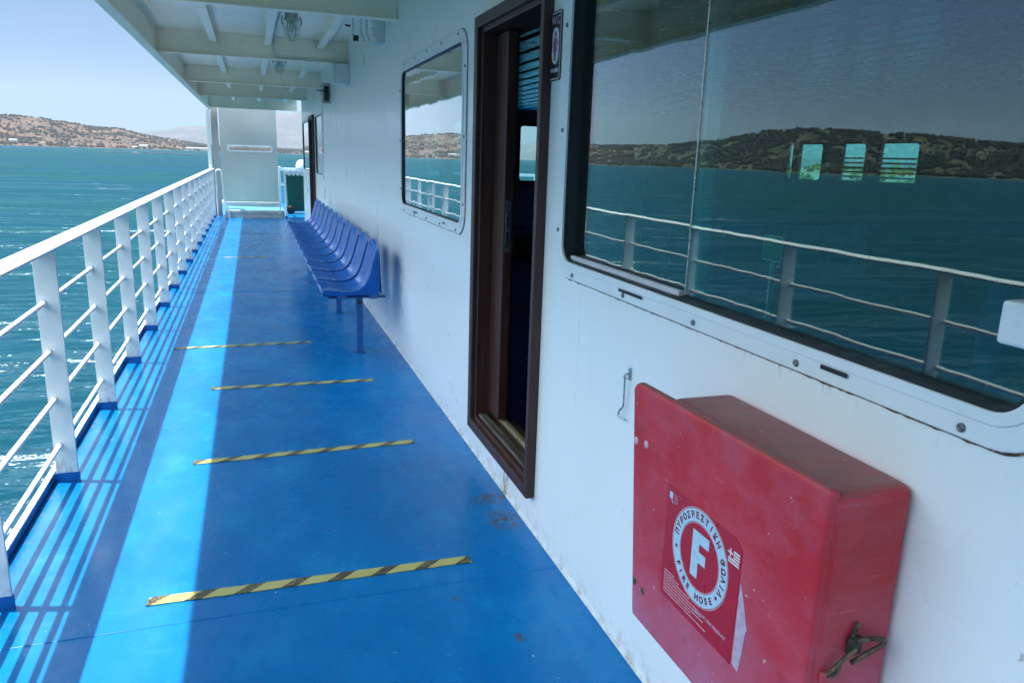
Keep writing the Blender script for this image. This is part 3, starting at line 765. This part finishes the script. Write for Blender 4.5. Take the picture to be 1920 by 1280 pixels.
window(*wins[3], detail=False, label='far window just before the second brown door'); window(*wins[4], detail=False, label='farthest window at the end of the wall')

def door(y0, y1, z0, z1, opened, label):
    d = MB()
    xf = WX-.038; tr, tl, tb, tt = .033, .055, .052, .050
    fo = [(y0, z0), (y1, z0), (y1, z1), (y0, z1)]; fi = [(y0+tr, z0+tb), (y1-tl, z0+tb), (y1-tl, z1-tt), (y0+tr, z1-tt)]
    d.ring(fo, fi, lambda a, b: (xf, a, b), lambda a, b: (WX+.02, a, b))
    dr = d.build('door_frame', m_wood, cw, bevel=.005); dr['label'] = label
    # stepped inner mould
    a0, a1, b0, b1 = y0+tr, y1-tl, z0+tb, z1-tt
    f2 = [(a0-.002, b0-.002), (a1+.002, b0-.002), (a1+.002, b1+.002), (a0-.002, b1+.002)]; f3 = [(a0+.022, b0+.018), (a1-.022, b0+.018), (a1-.022, b1-.022), (a0+.022, b1-.022)]
    MB().ring(f2, f3, lambda a, b: (xf+.022, a, b), lambda a, b: (WX+.16, a, b)).build('jamb', m_wood, dr, bevel=.003)
    MB().box((WX+.000, a0+.023, b0+.019), (WX+.045, a1-.023, b0+.034)).build('worn_sill', m_wornwood, dr, bevel=.006)
    MB().box((WX+.075, a0+.023, b0+.019), (WX+.105, a1-.023, b0+.046)).build('threshold_strip', m_brass, dr, bevel=.008)
    if opened:
        yd = 3.36
        MB().box((WX+.05, yd, b0+.05), (WX+.095, a1-.0225, b1-.03)).build('sliding_door_edge', m_wood, dr, bevel=.004)
        MB().box((WX+.060, yd-.0016, 1.075), (WX+.084, yd-.0002, 1.315)).build('lock_plate', m_steel, dr, bevel=.0006)
        l = MB(); l.box((WX+.067, yd-.0030, 1.19), (WX+.077, yd-.0018, 1.24)); l.box((WX+.066, yd-.0030, 1.11), (WX+.078, yd-.0018, 1.17)); l.build('lock_slot', m_dark, dr)
    else:
        MB().box((WX+.06, a0+.022, b0+.05), (WX+.10, a1-.022, b1-.022)).build('door_leaf', m_wood, dr, bevel=.004)
    return dr
door(*doors[0], True, 'dark brown wooden frame of the open doorway')
door(*doors[1], False, 'dark brown wooden frame of the far door behind the chairs')

# ------------------------------------------------------------------ cabin interior
XI, XO, YF, ZC = WX+WT, 9.0, 17.14, 2.58
tag(MB().box((XI, Y0, -.03), (XO, YF, .06)).build('cabin_floor', m_cabfloor), kind='structure')
tag(MB().box((XI, Y0, ZC), (XO+.2, YF+.1, ZC+.04)).build('cabin_ceiling', m_cabwall), kind='structure')
cs = MB()
for k in range(26):
    x = 1.25+k*.30; cs.box((x, Y0+.1, ZC-.018), (x+.22, YF-.05, ZC-.002))
tag(cs.build('ceiling_strips', m_strip, bevel=.004), 'long metal strips lining the cabin ceiling behind the big window', 'ceiling lining')
# roof over the cabin, to keep daylight out
tag(MB().box((XI, Y0-.1, 2.68), (10.4, YF+.2, 2.72)).build('cabin_roof', m_white), 'flat white roof over the cabin beside the canopy', 'roof')
def bulkhead(name, plane, ops, a0, a1, label, z1=ZC):
    mb = MB(); y = a0
    def B(p, q, c, d):
        if plane == 'y': mb.box((p, YF, c), (q, YF+.06, d))
        elif plane == 'x': mb.box((XO, p, c), (XO+.06, q, d))
        else: mb.box((p, Y0-.06, c), (q, Y0, d))
    for (p, q, c, d) in ops:
        B(y, p, .0, z1); B(p, q, .0, c); B(p, q, d, z1); y = q
    B(y, a1, .0, z1)
    o = mb.build(name, m_cabwall); tag(o, label, 'wall')
    for (p, q, c, d) in ops:
        r = rrect(p, q, c, d, .07); r1 = rrect(p-.04, q+.04, c-.04, d+.04, .1)
        r0 = rrect(p+.03, q-.03, c+.03, d-.03, .06)
        if plane == 'y': fr = MB().ring(r1, r0, lambda a, b: (a, YF-.02, b), lambda a, b: (a, YF-.002, b)).build('window', m_dark, o); MB().prism(r, lambda a, b: (a, YF+.02, b), lambda a, b: (a, YF+.026, b)).build('pane', m_glass_flat, fr)
        elif plane == 'x': fr = MB().ring(r1, r0, lambda a, b: (XO-.02, a, b), lambda a, b: (XO-.002, a, b)).build('window', m_dark, o); MB().prism(r, lambda a, b: (XO+.02, a, b), lambda a, b: (XO+.026, a, b)).build('pane', m_glass_flat, fr)
    return o
bulkhead('front_bulkhead', 'y', [(2.6, 3.05, 1.0, 2.28), (3.62, 4.02, 1.0, 2.28), (4.28, 4.62, 1.0, 2.28), (5.86, 6.95, .98, 2.26)], XI, XO, 'dark cabin front wall with bright windows, seen through the open doorway')
bulkhead('starboard_wall', 'x', [(-3.5, -1.0, .9, 2.2), (-.6, 2.0, .9, 2.2), (2.4, 5.4, .9, 2.2), (8.70, 9.46, 1.28, 1.92), (9.72, 10.26, 1.28, 1.92), (10.68, 11.30, 1.28, 1.92), (11.42, 11.60, 1.28, 1.92)], Y0, YF, 'dark far cabin wall with bright windows, seen through the big window')  # first three windows are out of view, added to let daylight into the cabin
tag(MB().box((XI, Y0-.06, 0), (XO, Y0, ZC)).build('aft_bulkhead', m_cabwall), 'dark cabin back wall out of the picture', 'wall')
# window blinds on the far wall
for (p, q) in ((8.72, 9.46), (9.74, 10.26)):
    bl = MB()
    for k in range(6):
        z = 1.31+k*.07; bl.box((XO-.05, p, z), (XO-.035, q, z+.026))
    tag(bl.build('window_blind', m_plastic), 'open slatted blind hanging in the %s bright far window behind the glass' % ('wider' if p < 9 else 'narrower'), 'blind', 'blinds in the far cabin windows')
# brown curtain panel and pale curtain behind the big window
def curtain(name, x, y0, y1, z0, z1, m, label, amp=.02, n=40):
    mb = MB(); vs = []; 
    for i in range(n+1):
        y = y0+(y1-y0)*i/n; xx = x+amp*math.sin(i*1.1)+amp*.5*math.sin(i*.43)
        vs += [(xx, y, z0), (xx, y, z1), (xx+.004, y, z0), (xx+.004, y, z1)]
    fs = []
    for i in range(n):
        a = i*4; b = a+4; fs += [(a, a+1, b+1, b), (a+2, b+2, b+3, a+3)]
    mb.add(vs, fs, True); o = mb.build(name, m); tag(o, label, 'curtain')
curtain('curtain', 1.30, 2.42, 2.62, .5, 2.5, m_curtain, 'brown curtain hanging inside the left end of the big window', .012, 14)
for (y, lab) in ((1.95, 'first'), (5.2, 'second')): pass
# upholstered benches in the cabin
def cab_bench(x, y, wd, label):
    o = empty('cabin_bench', (x, y, .06), label, 'bench', 'blue upholstered benches in the cabin')
    MB().box((x, y, .06), (x+wd, y+.55, .36)).build('base', m_dark, o, bevel=.01)
    MB().box((x, y-.03, .361), (x+wd, y+.5, .49)).build('seat', m_uphol, o, bevel=.03, seg=3)
    n = max(1, int(wd/.55))
    for k in range(n): MB().box((x+wd*k/n+.01, y+.46, .46), (x+wd*(k+1)/n-.01, y+.60, 1.0)).build('backrest', m_uphol, o, bevel=.03, seg=3)
cab_bench(3.35, 10.75, 1.6, 'blue upholstered bench seen through the open doorway')
cab_bench(3.4, 5.4, 2.2, 'blue bench behind the left pane of the big window')
cab_bench(3.4, 2.2, 2.2, 'blue bench deep inside behind the right pane of the big window')
gs = empty('exit_sign', (2.02, 2.63, 1.17), 'small green framed sign standing inside behind the big window', 'sign')
MB().box((2.02, 2.575, 1.12), (2.026, 2.695, 1.225)).build('plate', m_signwhite, gs)
MB().box((2.0165, 2.583, 1.128), (2.0195, 2.687, 1.217)).build('green_field', m_signgreen, gs)
MB().tube([(2.03, 2.635, .06), (2.03, 2.635, 1.12)], .012, 8).build('stand', m_steel, gs)

# ================================================================== BENCH WITH BLUE SEATS
bench = empty('seat_bench', (.7, 5.8, 0), 'row of eleven blue moulded plastic seats on a blue steel bench frame against the wall', 'bench')
prof = [(.452, .474), (.438, .490), (.437, .508), (.448, .525), (.475, .532), (.53, .522), (.60, .512), (.66, .513), (.71, .527), (.745, .555), (.770, .600), (.790, .660), (.806, .720), (.822, .785), (.834, .835), (.845, .862), (.858, .872), (.870, .860), (.878, .830)]
def seat(yc, wd=.445):
    mb = MB(); nu = 12; n = len(prof); cx, cz = .80, .45
    vs = []
    for j in range(nu+1):
        u = -1+2*j/nu; au = abs(u)
        dip = .042*(1-au**2.6)
        rollv = .012*max(0, (au-.8)/.2)**2
        for i, (x, z) in enumerate(prof):
            a = prof[max(i-1, 0)]; b = prof[min(i+1, n-1)]
            t = Vector((b[0]-a[0], b[1]-a[1])).normalized(); nx, nz_ = t.y, -t.x    # towards the shell's inside
            wgt = 1.0 if 3 <= i <= n-5 else (.45 if i in (2, n-4) else .12)
            dd = dip*wgt + rollv
            cut = .045*max(0, (i-9)/(n-10))*au**3   # top corners rounded
            vs.append((x+nx*dd, yc+u*wd/2, z+nz_*dd-cut*1.2))
    fs = []
    for j in range(nu):
        for i in range(n-1): fs.append((j*n+i, j*n+i+1, (j+1)*n+i+1, (j+1)*n+i))
    mb.add(vs, fs, True)
    # closed skirts: sides and back run straight down to the frame
    for j in (0, nu):
        col = [vs[j*n+i] for i in range(n)]; y = yc+(-1 if j == 0 else 1)*(wd/2)
        bot = [(min(max(p[0], .46), .884), y, .473) for p in col]
        mb.add(col+bot, [(i, i+1, n+i+1, n+i) for i in range(n-1)], True)
    bk = [vs[j*n+n-1] for j in range(nu+1)]; bb = [(.884, p[1], .473) for p in bk]
    mb.add(bk+bb, [(i, i+1, nu+1+i+1, nu+1+i) for i in range(nu)], True)
    o = mb.build('seat', m_seat, None, loc=(.66, yc, .47), angle=40)
    sd_ = o.modifiers.new('bevel', 'BEVEL'); sd_.width = .010; sd_.segments = 3; sd_.limit_method = 'ANGLE'; sd_.angle_limit = rad(48)
    bmm = bmesh.new(); bmm.from_mesh(o.data); bmesh.ops.remove_doubles(bmm, verts=bmm.verts, dist=.0005); bmesh.ops.recalc_face_normals(bmm, faces=bmm.faces); bmm.to_mesh(o.data); bmm.free()
    return place(o, bench)
s0 = seat(5.88)
for k in range(1, 11): dup(s0, delta=(0, .5475*k, 0))
MB().box((.56, 5.66, .445), (.62, 11.6, .472)).build('beam', m_bench, bench, bevel=.003)
MB().box((.79, 5.66, .445), (.85, 11.6, .472)).build('beam', m_bench, bench, bevel=.003)
for k, y in enumerate((5.80, 7.34, 8.9, 10.4, 11.5)):
    MB().box((.49, y-.03, .430), (.93, y+.03, .4445)).build('cross_plate', m_bench, bench, bevel=.003)
    lg = MB().box((.707, y-.025, 0.004), (.757, y+.025, .4295)).build('leg', m_bench, bench, bevel=.004)
    MB().box((.715, y-.0265, .385), (.749, y-.0253, .410)).build('hole', m_dark, lg)
    MB().box((.69, y-.04, -.001), (.775, y+.04, .006)).build('foot_plate', m_bench, lg)

# ================================================================== TAPE STRIPS
tapes = [((-.404, 2.558), (.728, 2.545), 'black and yellow hazard tape strip nearest the camera, in front of the red box'),
         ((-.339, 3.789), (.762, 3.82), 'black and yellow hazard tape strip level with the open doorway'),
         ((-.313, 5.042), (.722, 5.026), 'black and yellow hazard tape strip just before the bench'),
         ((-.635, 6.176), (.395, 6.206), 'black and yellow hazard tape strip beside the front legs of the bench'),
         ((-.473, 11.544), (.18, 11.552), 'short faint tape strip far down the deck by the last chairs')]
for (a, b, lab) in tapes:
    R_ = random.Random(lab); L = math.hypot(b[0]-a[0], b[1]-a[1]); ang = math.atan2(b[1]-a[1], b[0]-a[0]); n = 60; hw = .0245
    top = []; bot = []
    for i in range(n+1):
        x = L*i/n
        j0 = R_.uniform(-.0008, .0008) - (R_.random() < .05)*R_.uniform(0, .004); j1 = R_.uniform(-.0008, .0008) - (R_.random() < .05)*R_.uniform(0, .004)
        top.append((x, hw+j0)); bot.append((x, -hw-j1))
    top[-1] = (L-.006, hw); top[0] = (.005, hw-.002)
    poly = bot+top[::-1]
    m = MB().prism(poly, lambda u, v: (u, v, .0015), lambda u, v: (u, v, .0042)).build('tape_strip', m_tape)
    m.location = (a[0], a[1], 0); m.rotation_euler = (0, 0, ang)
    tag(m, lab, 'floor tape', 'hazard tape strips across the deck')

# ================================================================== FIRE HOSE CABINET
XF = .855
cab = empty('fire_hose_cabinet', (.95, 1.2, .4), 'faded red fire hose cabinet with a round F sticker on the white wall', 'cabinet')
MB().box((XF+.006, .899, .41), (WX-.001, 1.436, .992)).build('body', m_red, cab, bevel=.026, seg=5)
lid = MB().prism([(.9035, .405), (1.513, .395), (1.585, .972), (1.566, .988), (.9035, 1.0)], lambda a, b: (XF, a, b), lambda a, b: (XF+.026, a, b)).build('lid', m_red, cab, bevel=.0115, seg=4, weld=True, smooth=False, angle=20)
def text_mesh(s, size, extr=.0004, bold=0.0):
    cu = bpy.data.curves.new('t', 'FONT'); cu.body = s; cu.size = size; cu.align_x = 'CENTER'; cu.align_y = 'CENTER'; cu.extrude = extr; cu.offset = bold; cu.resolution_u = 4
    ob = bpy.data.objects.new('t', cu); C.objects.link(ob)
    dg = bpy.context.evaluated_depsgraph_get(); dg.update()
    me = ob.evaluated_get(dg).to_mesh(); vs = [v.co.copy() for v in me.vertices]; fs = [tuple(p.vertices) for p in me.polygons]
    ob.evaluated_get(dg).to_mesh_clear(); bpy.data.objects.remove(ob); bpy.data.curves.remove(cu)
    return vs, fs
# the sticker lies on the lid: u to the right in the picture = -y, v = up
STY, STZ, ROT = 1.243, .672, rad(.6)
def S3(u, v, d): 
    c, s = math.cos(ROT), math.sin(ROT)
    return (XF-d, STY-(u*c-v*s), STZ+(u*s+v*c))
def spoly(name, poly, d0, d1, m, par): return MB().prism(poly, lambda u, v: S3(u, v, d0), lambda u, v: S3(u, v, d1)).build(name, m, par)
st = spoly('sticker', [(-.14, -.134), (.137, -.134), (.142, .112), (.122, .128), (-.14, .134)], .0002, .0012, m_stred, lid)
CV = .026; CU = .001
def circ(r, n=64): return [(CU+r*math.cos(2*PI*k/n), CV+r*math.sin(2*PI*k/n)) for k in range(n)]
def sring(name, ro, ri, d0, d1, m): MB().ring(circ(ro), circ(ri), lambda u, v: S3(u, v, d0), lambda u, v: S3(u, v, d1)).build(name, m, st)
sring('ring_line', .1065, .1048, .0013, .0018, m_stpink); sring('ring_band', .1030, .0755, .0013, .0018, m_stblue); sring('ring_line', .0740, .0723, .0013, .0018, m_stpink)
def letters(name, items, m):
    mb = MB()
    for (ch, size, u, v, rot, bold, sx) in items:
        vs, fs = text_mesh(ch, size, .0003, bold); c, s = math.cos(rot), math.sin(rot)
        mb.add([S3(u+(p.x*sx)*c-p.y*s, v+(p.x*sx)*s+p.y*c, .0022+p.z) for p in vs], fs)
    return mb.build(name, m, st, recalc=False)
def arctext(s, r, a0, a1, inward, size, bold):
    out = []; n = len(s)
    for i, ch in enumerate(s):
        if ch == ' ': continue
        a = rad(a0+(a1-a0)*i/(n-1)); u, v = CU+r*math.cos(a), CV+r*math.sin(a)
        out.append((ch, size, u, v, a-PI/2 if not inward else a+PI/2, bold, 1.0))
    return out
its = arctext('ΠΥΡΟΣΒΕΣΤΙΚΗ ΦΩΛΙΑ', .0892, 168, -24, False, .0195, .0007)
letters('ring_lettering', its[:12], m_stink); letters('ring_lettering', its[12:], m_stink)
its = arctext('FIRE HOSE', .0892, 214, 308, True, .0195, .0007)
letters('ring_lettering', its[:4], m_stink); letters('ring_lettering', its[4:], m_stink)
dots = []
for a in (190, -36):
    u, v = CU+.0892*math.cos(rad(a)), CV+.0892*math.sin(rad(a)); MB().prism([(u+.0042*math.cos(t*PI/6), v+.0042*math.sin(t*PI/6)) for t in range(12)], lambda p, q: S3(p, q, .0019), lambda p, q: S3(p, q, .0024)).build('ring_dot', m_stink, st)
F = [(-.028, -.050), (-.002, -.050), (-.002, -.012), (.024, -.012), (.024, .012), (-.002, .012), (-.002, .030), (.033, .030), (.033, .054), (-.028, .054)]
spoly('letter_f', [(CU+u, CV+v) for u, v in F], .0013, .0019, m_stblue, st)
# greek flag and small mark, lines of fine print
fl = MB()
for k in range(5): fl.prism([(.1 if k >= 3 else .1+.0, .098-k*.0062), (.136, .098-k*.0062), (.136, .1015-k*.0062), (.1, .1015-k*.0062)], lambda u, v: S3(u, v, .0013), lambda u, v: S3(u, v, .0018))
fl.build('flag', m_signwhite, st)
cr = MB(); cr.prism([(.0985, .0855), (.1165, .0855), (.1165, .1030), (.0985, .1030)], lambda u, v: S3(u, v, .0019), lambda u, v: S3(u, v, .0021)); cr.build('flag_canton', m_stred, st)
cr = MB(); cr.prism([(.1055, .0855), (.1090, .0855), (.1090, .1030), (.1055, .1030)], lambda u, v: S3(u, v, .0022), lambda u, v: S3(u, v, .0024)); cr.prism([(.0985, .0925), (.1165, .0925), (.1165, .0958), (.0985, .0958)], lambda u, v: S3(u, v, .0025), lambda u, v: S3(u, v, .0027)); cr.build('flag_cross', m_signwhite, st)
mk = MB()
mk.prism([(-.130, .106), (-.119, .106), (-.117, .110), (-.117, .121), (-.130, .121)], lambda u, v: S3(u, v, .0013), lambda u, v: S3(u, v, .0018))
mk.prism([(-.123, .106), (-.119, .106), (-.113, .097), (-.115, .096)], lambda u, v: S3(u, v, .0019), lambda u, v: S3(u, v, .0022)); mk.build('emblem', m_stblue, st)
tl = MB()
for k in range(5): tl.box(S3(-.112, .118-k*.0042, .0013), S3(-.098+.002*(k % 2), .1187-k*.0042, .0016))
tl.build('emblem_lines', m_stpink, st)
fp = MB()
for k, L in enumerate((.034, .060, .105, .118, .150, .150, .110, .170)):
    v = -.070-k*.0072
    u0 = -.128; R_ = random.Random(k)
    while u0 < -.128+L:
        q = R_.uniform(.006, .016); a, b = S3(u0, v, .0013), S3(u0+q, v+.0026, .0017)
        fp.prism([(u0, v), (u0+q, v), (u0+q, v+.0024), (u0, v+.0024)], lambda p, q_: S3(p, q_, .0013), lambda p, q_: S3(p, q_, .0017)); u0 += q+.002
fp.build('fine_print', m_stpink, st)
letters('quality_text', [('QUALITY PMP PRODUCT', .0098, .062, -.092, rad(0), .0002, 1.0)], m_stpink)
# torn paper beside the sticker
spoly('torn_paper', [(.143, -.128), (.163, -.133), (.170, -.085), (.174, -.040), (.178, -.032), (.172, -.022), (.166, .000), (.158, .022), (.150, .040), (.145, .048), (.144, .0)], .0002, .0010, m_torn, lid)
# small rivets / dents
for (y, z) in ((1.549, .845), (1.499, .853), (1.505, .492), (1.462, .489)):
    MB().lathe([(.0005, -.0022), (.006, -.0022), (.0095, -.0008), (.0105, .001)], (XF, y, z), 14, 'x').build('rivet', m_stpink if z > .6 else m_rustmetal, lid)
# toggle latch on the near side
yl = .895
lt = MB().box((.925, yl-.008, .693), (.955, yl+.003, .728)).build('latch', m_darkrust, cab, bevel=.005)
MB().tube(arc([(.938, yl-.008, .722), (.975, yl-.012, .724), (.994, yl-.013, .718), (.992, yl-.013, .708), (.960, yl-.010, .694), (.932, yl-.010, .682)], .008), .0045, 8).build('toggle_lever', m_rustmetal, lt)
MB().tube(arc([(.938, yl-.010, .708), (.912, yl-.010, .692), (.896, yl-.008, .676), (.890, yl-.004, .660)], .008), .0038, 8).build('wire_bail', m_rustmetal, lt)
MB().tube(arc([(.914, yl-.008, .692), (.908, yl-.009, .672), (.897, yl-.007, .660)], .006), .003, 8).build('wire_bail', m_rustmetal, lt)
MB().tube(arc([(.935, yl-.001, .728), (.938, yl-.003, .742), (.946, yl-.001, .752)], .008), .004, 8).build('strap', m_rustmetal, lt)
MB().box((.878, yl-.006, .645), (.900, yl+.004, .668)).build('catch_plate', m_red, lt, bevel=.004)

# door hook on the wall beside the cabinet
hk = empty('door_hook', (1.03, 1.945, .82), 'thin steel door hook hanging on the wall beside the red cabinet', 'hook')
MB().prism(rrect(1.930, 1.946, .872, .912, .007, 4), lambda a, b: (WX-.0035, a, b), lambda a, b: (WX-.001, a, b)).build('eye_plate', m_steel, hk)
MB().tube([(WX-.004, 1.938, .893), (WX-.016, 1.938, .893), (WX-.022, 1.938, .887), (WX-.018, 1.938, .880), (WX-.006, 1.938, .878)], .003, 8).build('eye', m_steel, hk)
MB().tube(arc([(WX-.018, 1.934, .886), (WX-.017, 1.940, .880), (WX-.012, 1.947, .790), (WX-.018, 1.962, .770), (WX-.018, 1.966, .755), (WX-.014, 1.945, .752), (WX-.010, 1.938, .750)], .006), .0030, 8).build('hook_rod', m_steel, hk)

# WC sign
ws_ = empty('toilet_sign', (1.03, 2.635, 1.89), 'black upright toilet sign with a pink woman figure right of the doorway', 'sign')
y0, y1, z0, z1 = 2.600, 2.705, 1.772, 2.004
def Wp(u, v, d): return (WX-d, (y0+y1)/2-u, (z0+z1)/2+v)
def wpoly(name, poly, d0, d1, m, par): return MB().prism(poly, lambda u, v: Wp(u, v, d0), lambda u, v: Wp(u, v, d1)).build(name, m, par)
hu, hv = (y1-y0)/2, (z1-z0)/2
pl_ = wpoly('plate', rrect(-hu, hu, -hv, hv, .012, 5), .0005, .004, m_signblack, ws_)
MB().ring(rrect(-hu+.005, hu-.005, -hv+.005, hv-.005, .008, 5), rrect(-hu+.008, hu-.008, -hv+.008, hv-.008, .006, 5), lambda u, v: Wp(u, v, .0042), lambda u, v: Wp(u, v, .0048)).build('border_line', m_signwhite, pl_)
wpoly('oval', rrect(-.030, .030, -.060, .062, .0299, 8), .0042, .0048, m_signwhite, pl_)
wpoly('dress', [(-.021, -.018), (.021, -.018), (.010, .012), (.026, -.002), (.026, .004), (.009, .030), (-.009, .030), (-.026, .004), (-.026, -.002), (-.010, .012)], .005, .0056, m_signpink, pl_)
wpoly('head', [(.0095*math.cos(t*PI/8), .040+.0095*math.sin(t*PI/8)) for t in range(16)], .005, .0056, m_signpink, pl_)
wpoly('legs', [(-.007, -.048), (.007, -.048), (.009, -.0185), (-.009, -.0185)], .005, .0056, m_signgrey, pl_)
def wtext(s, size, v, m, sx=1.0, bold=0.0003):
    vs, fs = text_mesh(s, size, .0003, bold); mb = MB(); mb.add([Wp(p.x*sx, v+p.y, .0052+p.z) for p in vs], fs); mb.build('lettering', m, pl_, recalc=False)
wtext('W.C', .040, .084, m_signpale, 1.0, .0008); wtext('WOMEN', .020, -.082, m_signwhite, 1.0)

# ================================================================== LAMPS and small fittings
def lamp(y, label):
    x = .37; o = empty('bulkhead_lamp', (x, y, 2.66), label, 'lamp', 'caged lamps under the canopy')
    MB().lathe([(.0, 0), (.062, 0), (.062, -.012), (.055, -.03), (.055, -.07), (.068, -.075), (.070, -.09), (.062, -.094), (.0, -.094)], (x, y, 2.66), 24).build('base', m_lampmetal, o)
    MB().lathe([(.058, -.095), (.060, -.13), (.056, -.18), (.045, -.215), (.025, -.236), (.001, -.242)], (x, y, 2.66), 24).build('glass_globe', m_globe, o)
    MB().lathe([(.001, -.10), (.02, -.10), (.022, -.13), (.026, -.16), (.018, -.185), (.001, -.19)], (x, y, 2.66), 14).build('bulb', m_signwhite, o)
    g = MB()
    for k in range(6):
        t = k*PI/3; c, s = math.cos(t), math.sin(t)
        g.tube([(x+r*c, y+r*s, 2.66+h) for r, h in ((.068, -.085), (.067, -.14), (.063, -.19), (.048, -.232), (.02, -.252), (.001, -.255))], .0026, 6)
    for h, r in ((-.15, .0675), (-.205, .060)):
        g.tube([(x+r*math.cos(t*PI/12), y+r*math.sin(t*PI/12), 2.66+h) for t in range(25)], .0022, 6, cap=False)
    g.build('cage', m_lampmetal, o)
    for s in (-1, 1): MB().tube(arc([(x+s*.066, y-.01, 2.600), (x+s*.079, y-.01, 2.585), (x+s*.079, y-.01, 2.545), (x+s*.069, y-.01, 2.53)], .01), .0045, 6).build('clamp', m_darkrust, o)
lamp(7.1, 'nearer caged glass lamp hanging under the canopy'); lamp(10.15, 'farther caged glass lamp hanging under the canopy')
cnd = MB().tube(arc([(.30, 7.2, 2.645), (.27, 8.2, 2.65), (.275, 8.83, 2.648), (.275, 8.835, 2.47), (.34, 8.835, 2.452), (1.0, 8.835, 2.452), (1.028, 8.83, 2.43)], .05), .009, 8).build('cable_conduit', m_plastic)
tag(cnd, 'thin pale cable running from the lamp along the beam to the wall box', 'cable')
jb = empty('junction_box', (.95, 8.75, 2.3), 'pale square junction box at the wall under the second beam', 'junction box')
MB().box((.885, 8.70, 2.215), (1.034, 8.85, 2.425)).build('box', m_plastic, jb, bevel=.008)
MB().box((.860, 8.715, 2.225), (.884, 8.835, 2.415)).build('cover', m_plastic, jb, bevel=.006)
fl_ = empty('flood_lamp', (.98, 10.9, 2.25), 'small dark bracketed lamp fixed to the wall beyond the junction box', 'lamp')
MB().box((.93, 10.9, 2.14), (1.03, 11.0, 2.40)).build('housing', m_lampmetal, fl_, bevel=.01)
MB().box((.955, 10.893, 2.17), (1.015, 10.899, 2.36)).build('lens', m_dark, fl_)
MB().tube([(.86, 10.88, 2.30), (.93, 10.9, 2.295), (1.0, 10.89, 2.295)], .008, 8).build('bracket', m_dark, fl_)
lv = empty('wall_speaker', (1.0, 6.4, 2.4), 'small louvred fitting with pipes fixed high on the wall beside the first beam', 'fitting')
MB().box((.965, 6.35, 2.35), (1.034, 6.55, 2.56)).build('housing', m_plastic, lv, bevel=.004)
for k in range(3): MB().box((.925, 6.34, 2.39+k*.05), (.966, 6.348, 2.405+k*.05)).build('louvre', m_plastic, lv)
for x in (.80, .86, .905): MB().tube(arc([(x, 6.45, 2.65), (x, 6.45, 2.42-.03*(x < .85)), (x+.03, 6.46, 2.36)], .02), .008, 8).build('pipe', m_plastic, lv)
MB().box((.80, 6.43, 2.36), (.84, 6.47, 2.40)).build('clip', m_darkrust, lv)
MB().tube([(.74, 6.45, 2.47), (.78, 6.45, 2.468)], .008, 8).build('stub', m_black, lv)
kb = MB().lathe([(.001, -.03), (.018, -.028), (.026, -.012), (.022, 0)], (WX-.001, 12.08, 1.52), 14, 'x').build('wall_knob', m_plastic)
place(kb, cw)
h3 = MB().tube(arc([(WX-.01, 11.95, .98), (WX-.012, 11.955, .86), (WX-.02, 11.97, .83)], .01), .004, 6).build('wall_hook', m_steel)
tag(h3, 'thin dark hook on the wall above the last chairs', 'hook')
hz = MB().box((-11000, -8000, SEA-2), (11000, 11500, 700)).build('haze', None)
tag(hz, kind='stuff')
k = bpy.data.materials.new('haze_air'); k.use_nodes = True; k.node_tree.nodes.clear()
ho = k.node_tree.nodes.new('ShaderNodeOutputMaterial'); hv = k.node_tree.nodes.new('ShaderNodeVolumePrincipled')
hv.inputs['Color'].default_value = (.72, .82, .95, 1); hv.inputs['Density'].default_value = 6e-5; hv.inputs['Anisotropy'].default_value = 0.0
k.node_tree.links.new(hv.outputs[0], ho.inputs['Volume']); hz.data.materials.append(k)
print('OBJ', len(bpy.data.objects))
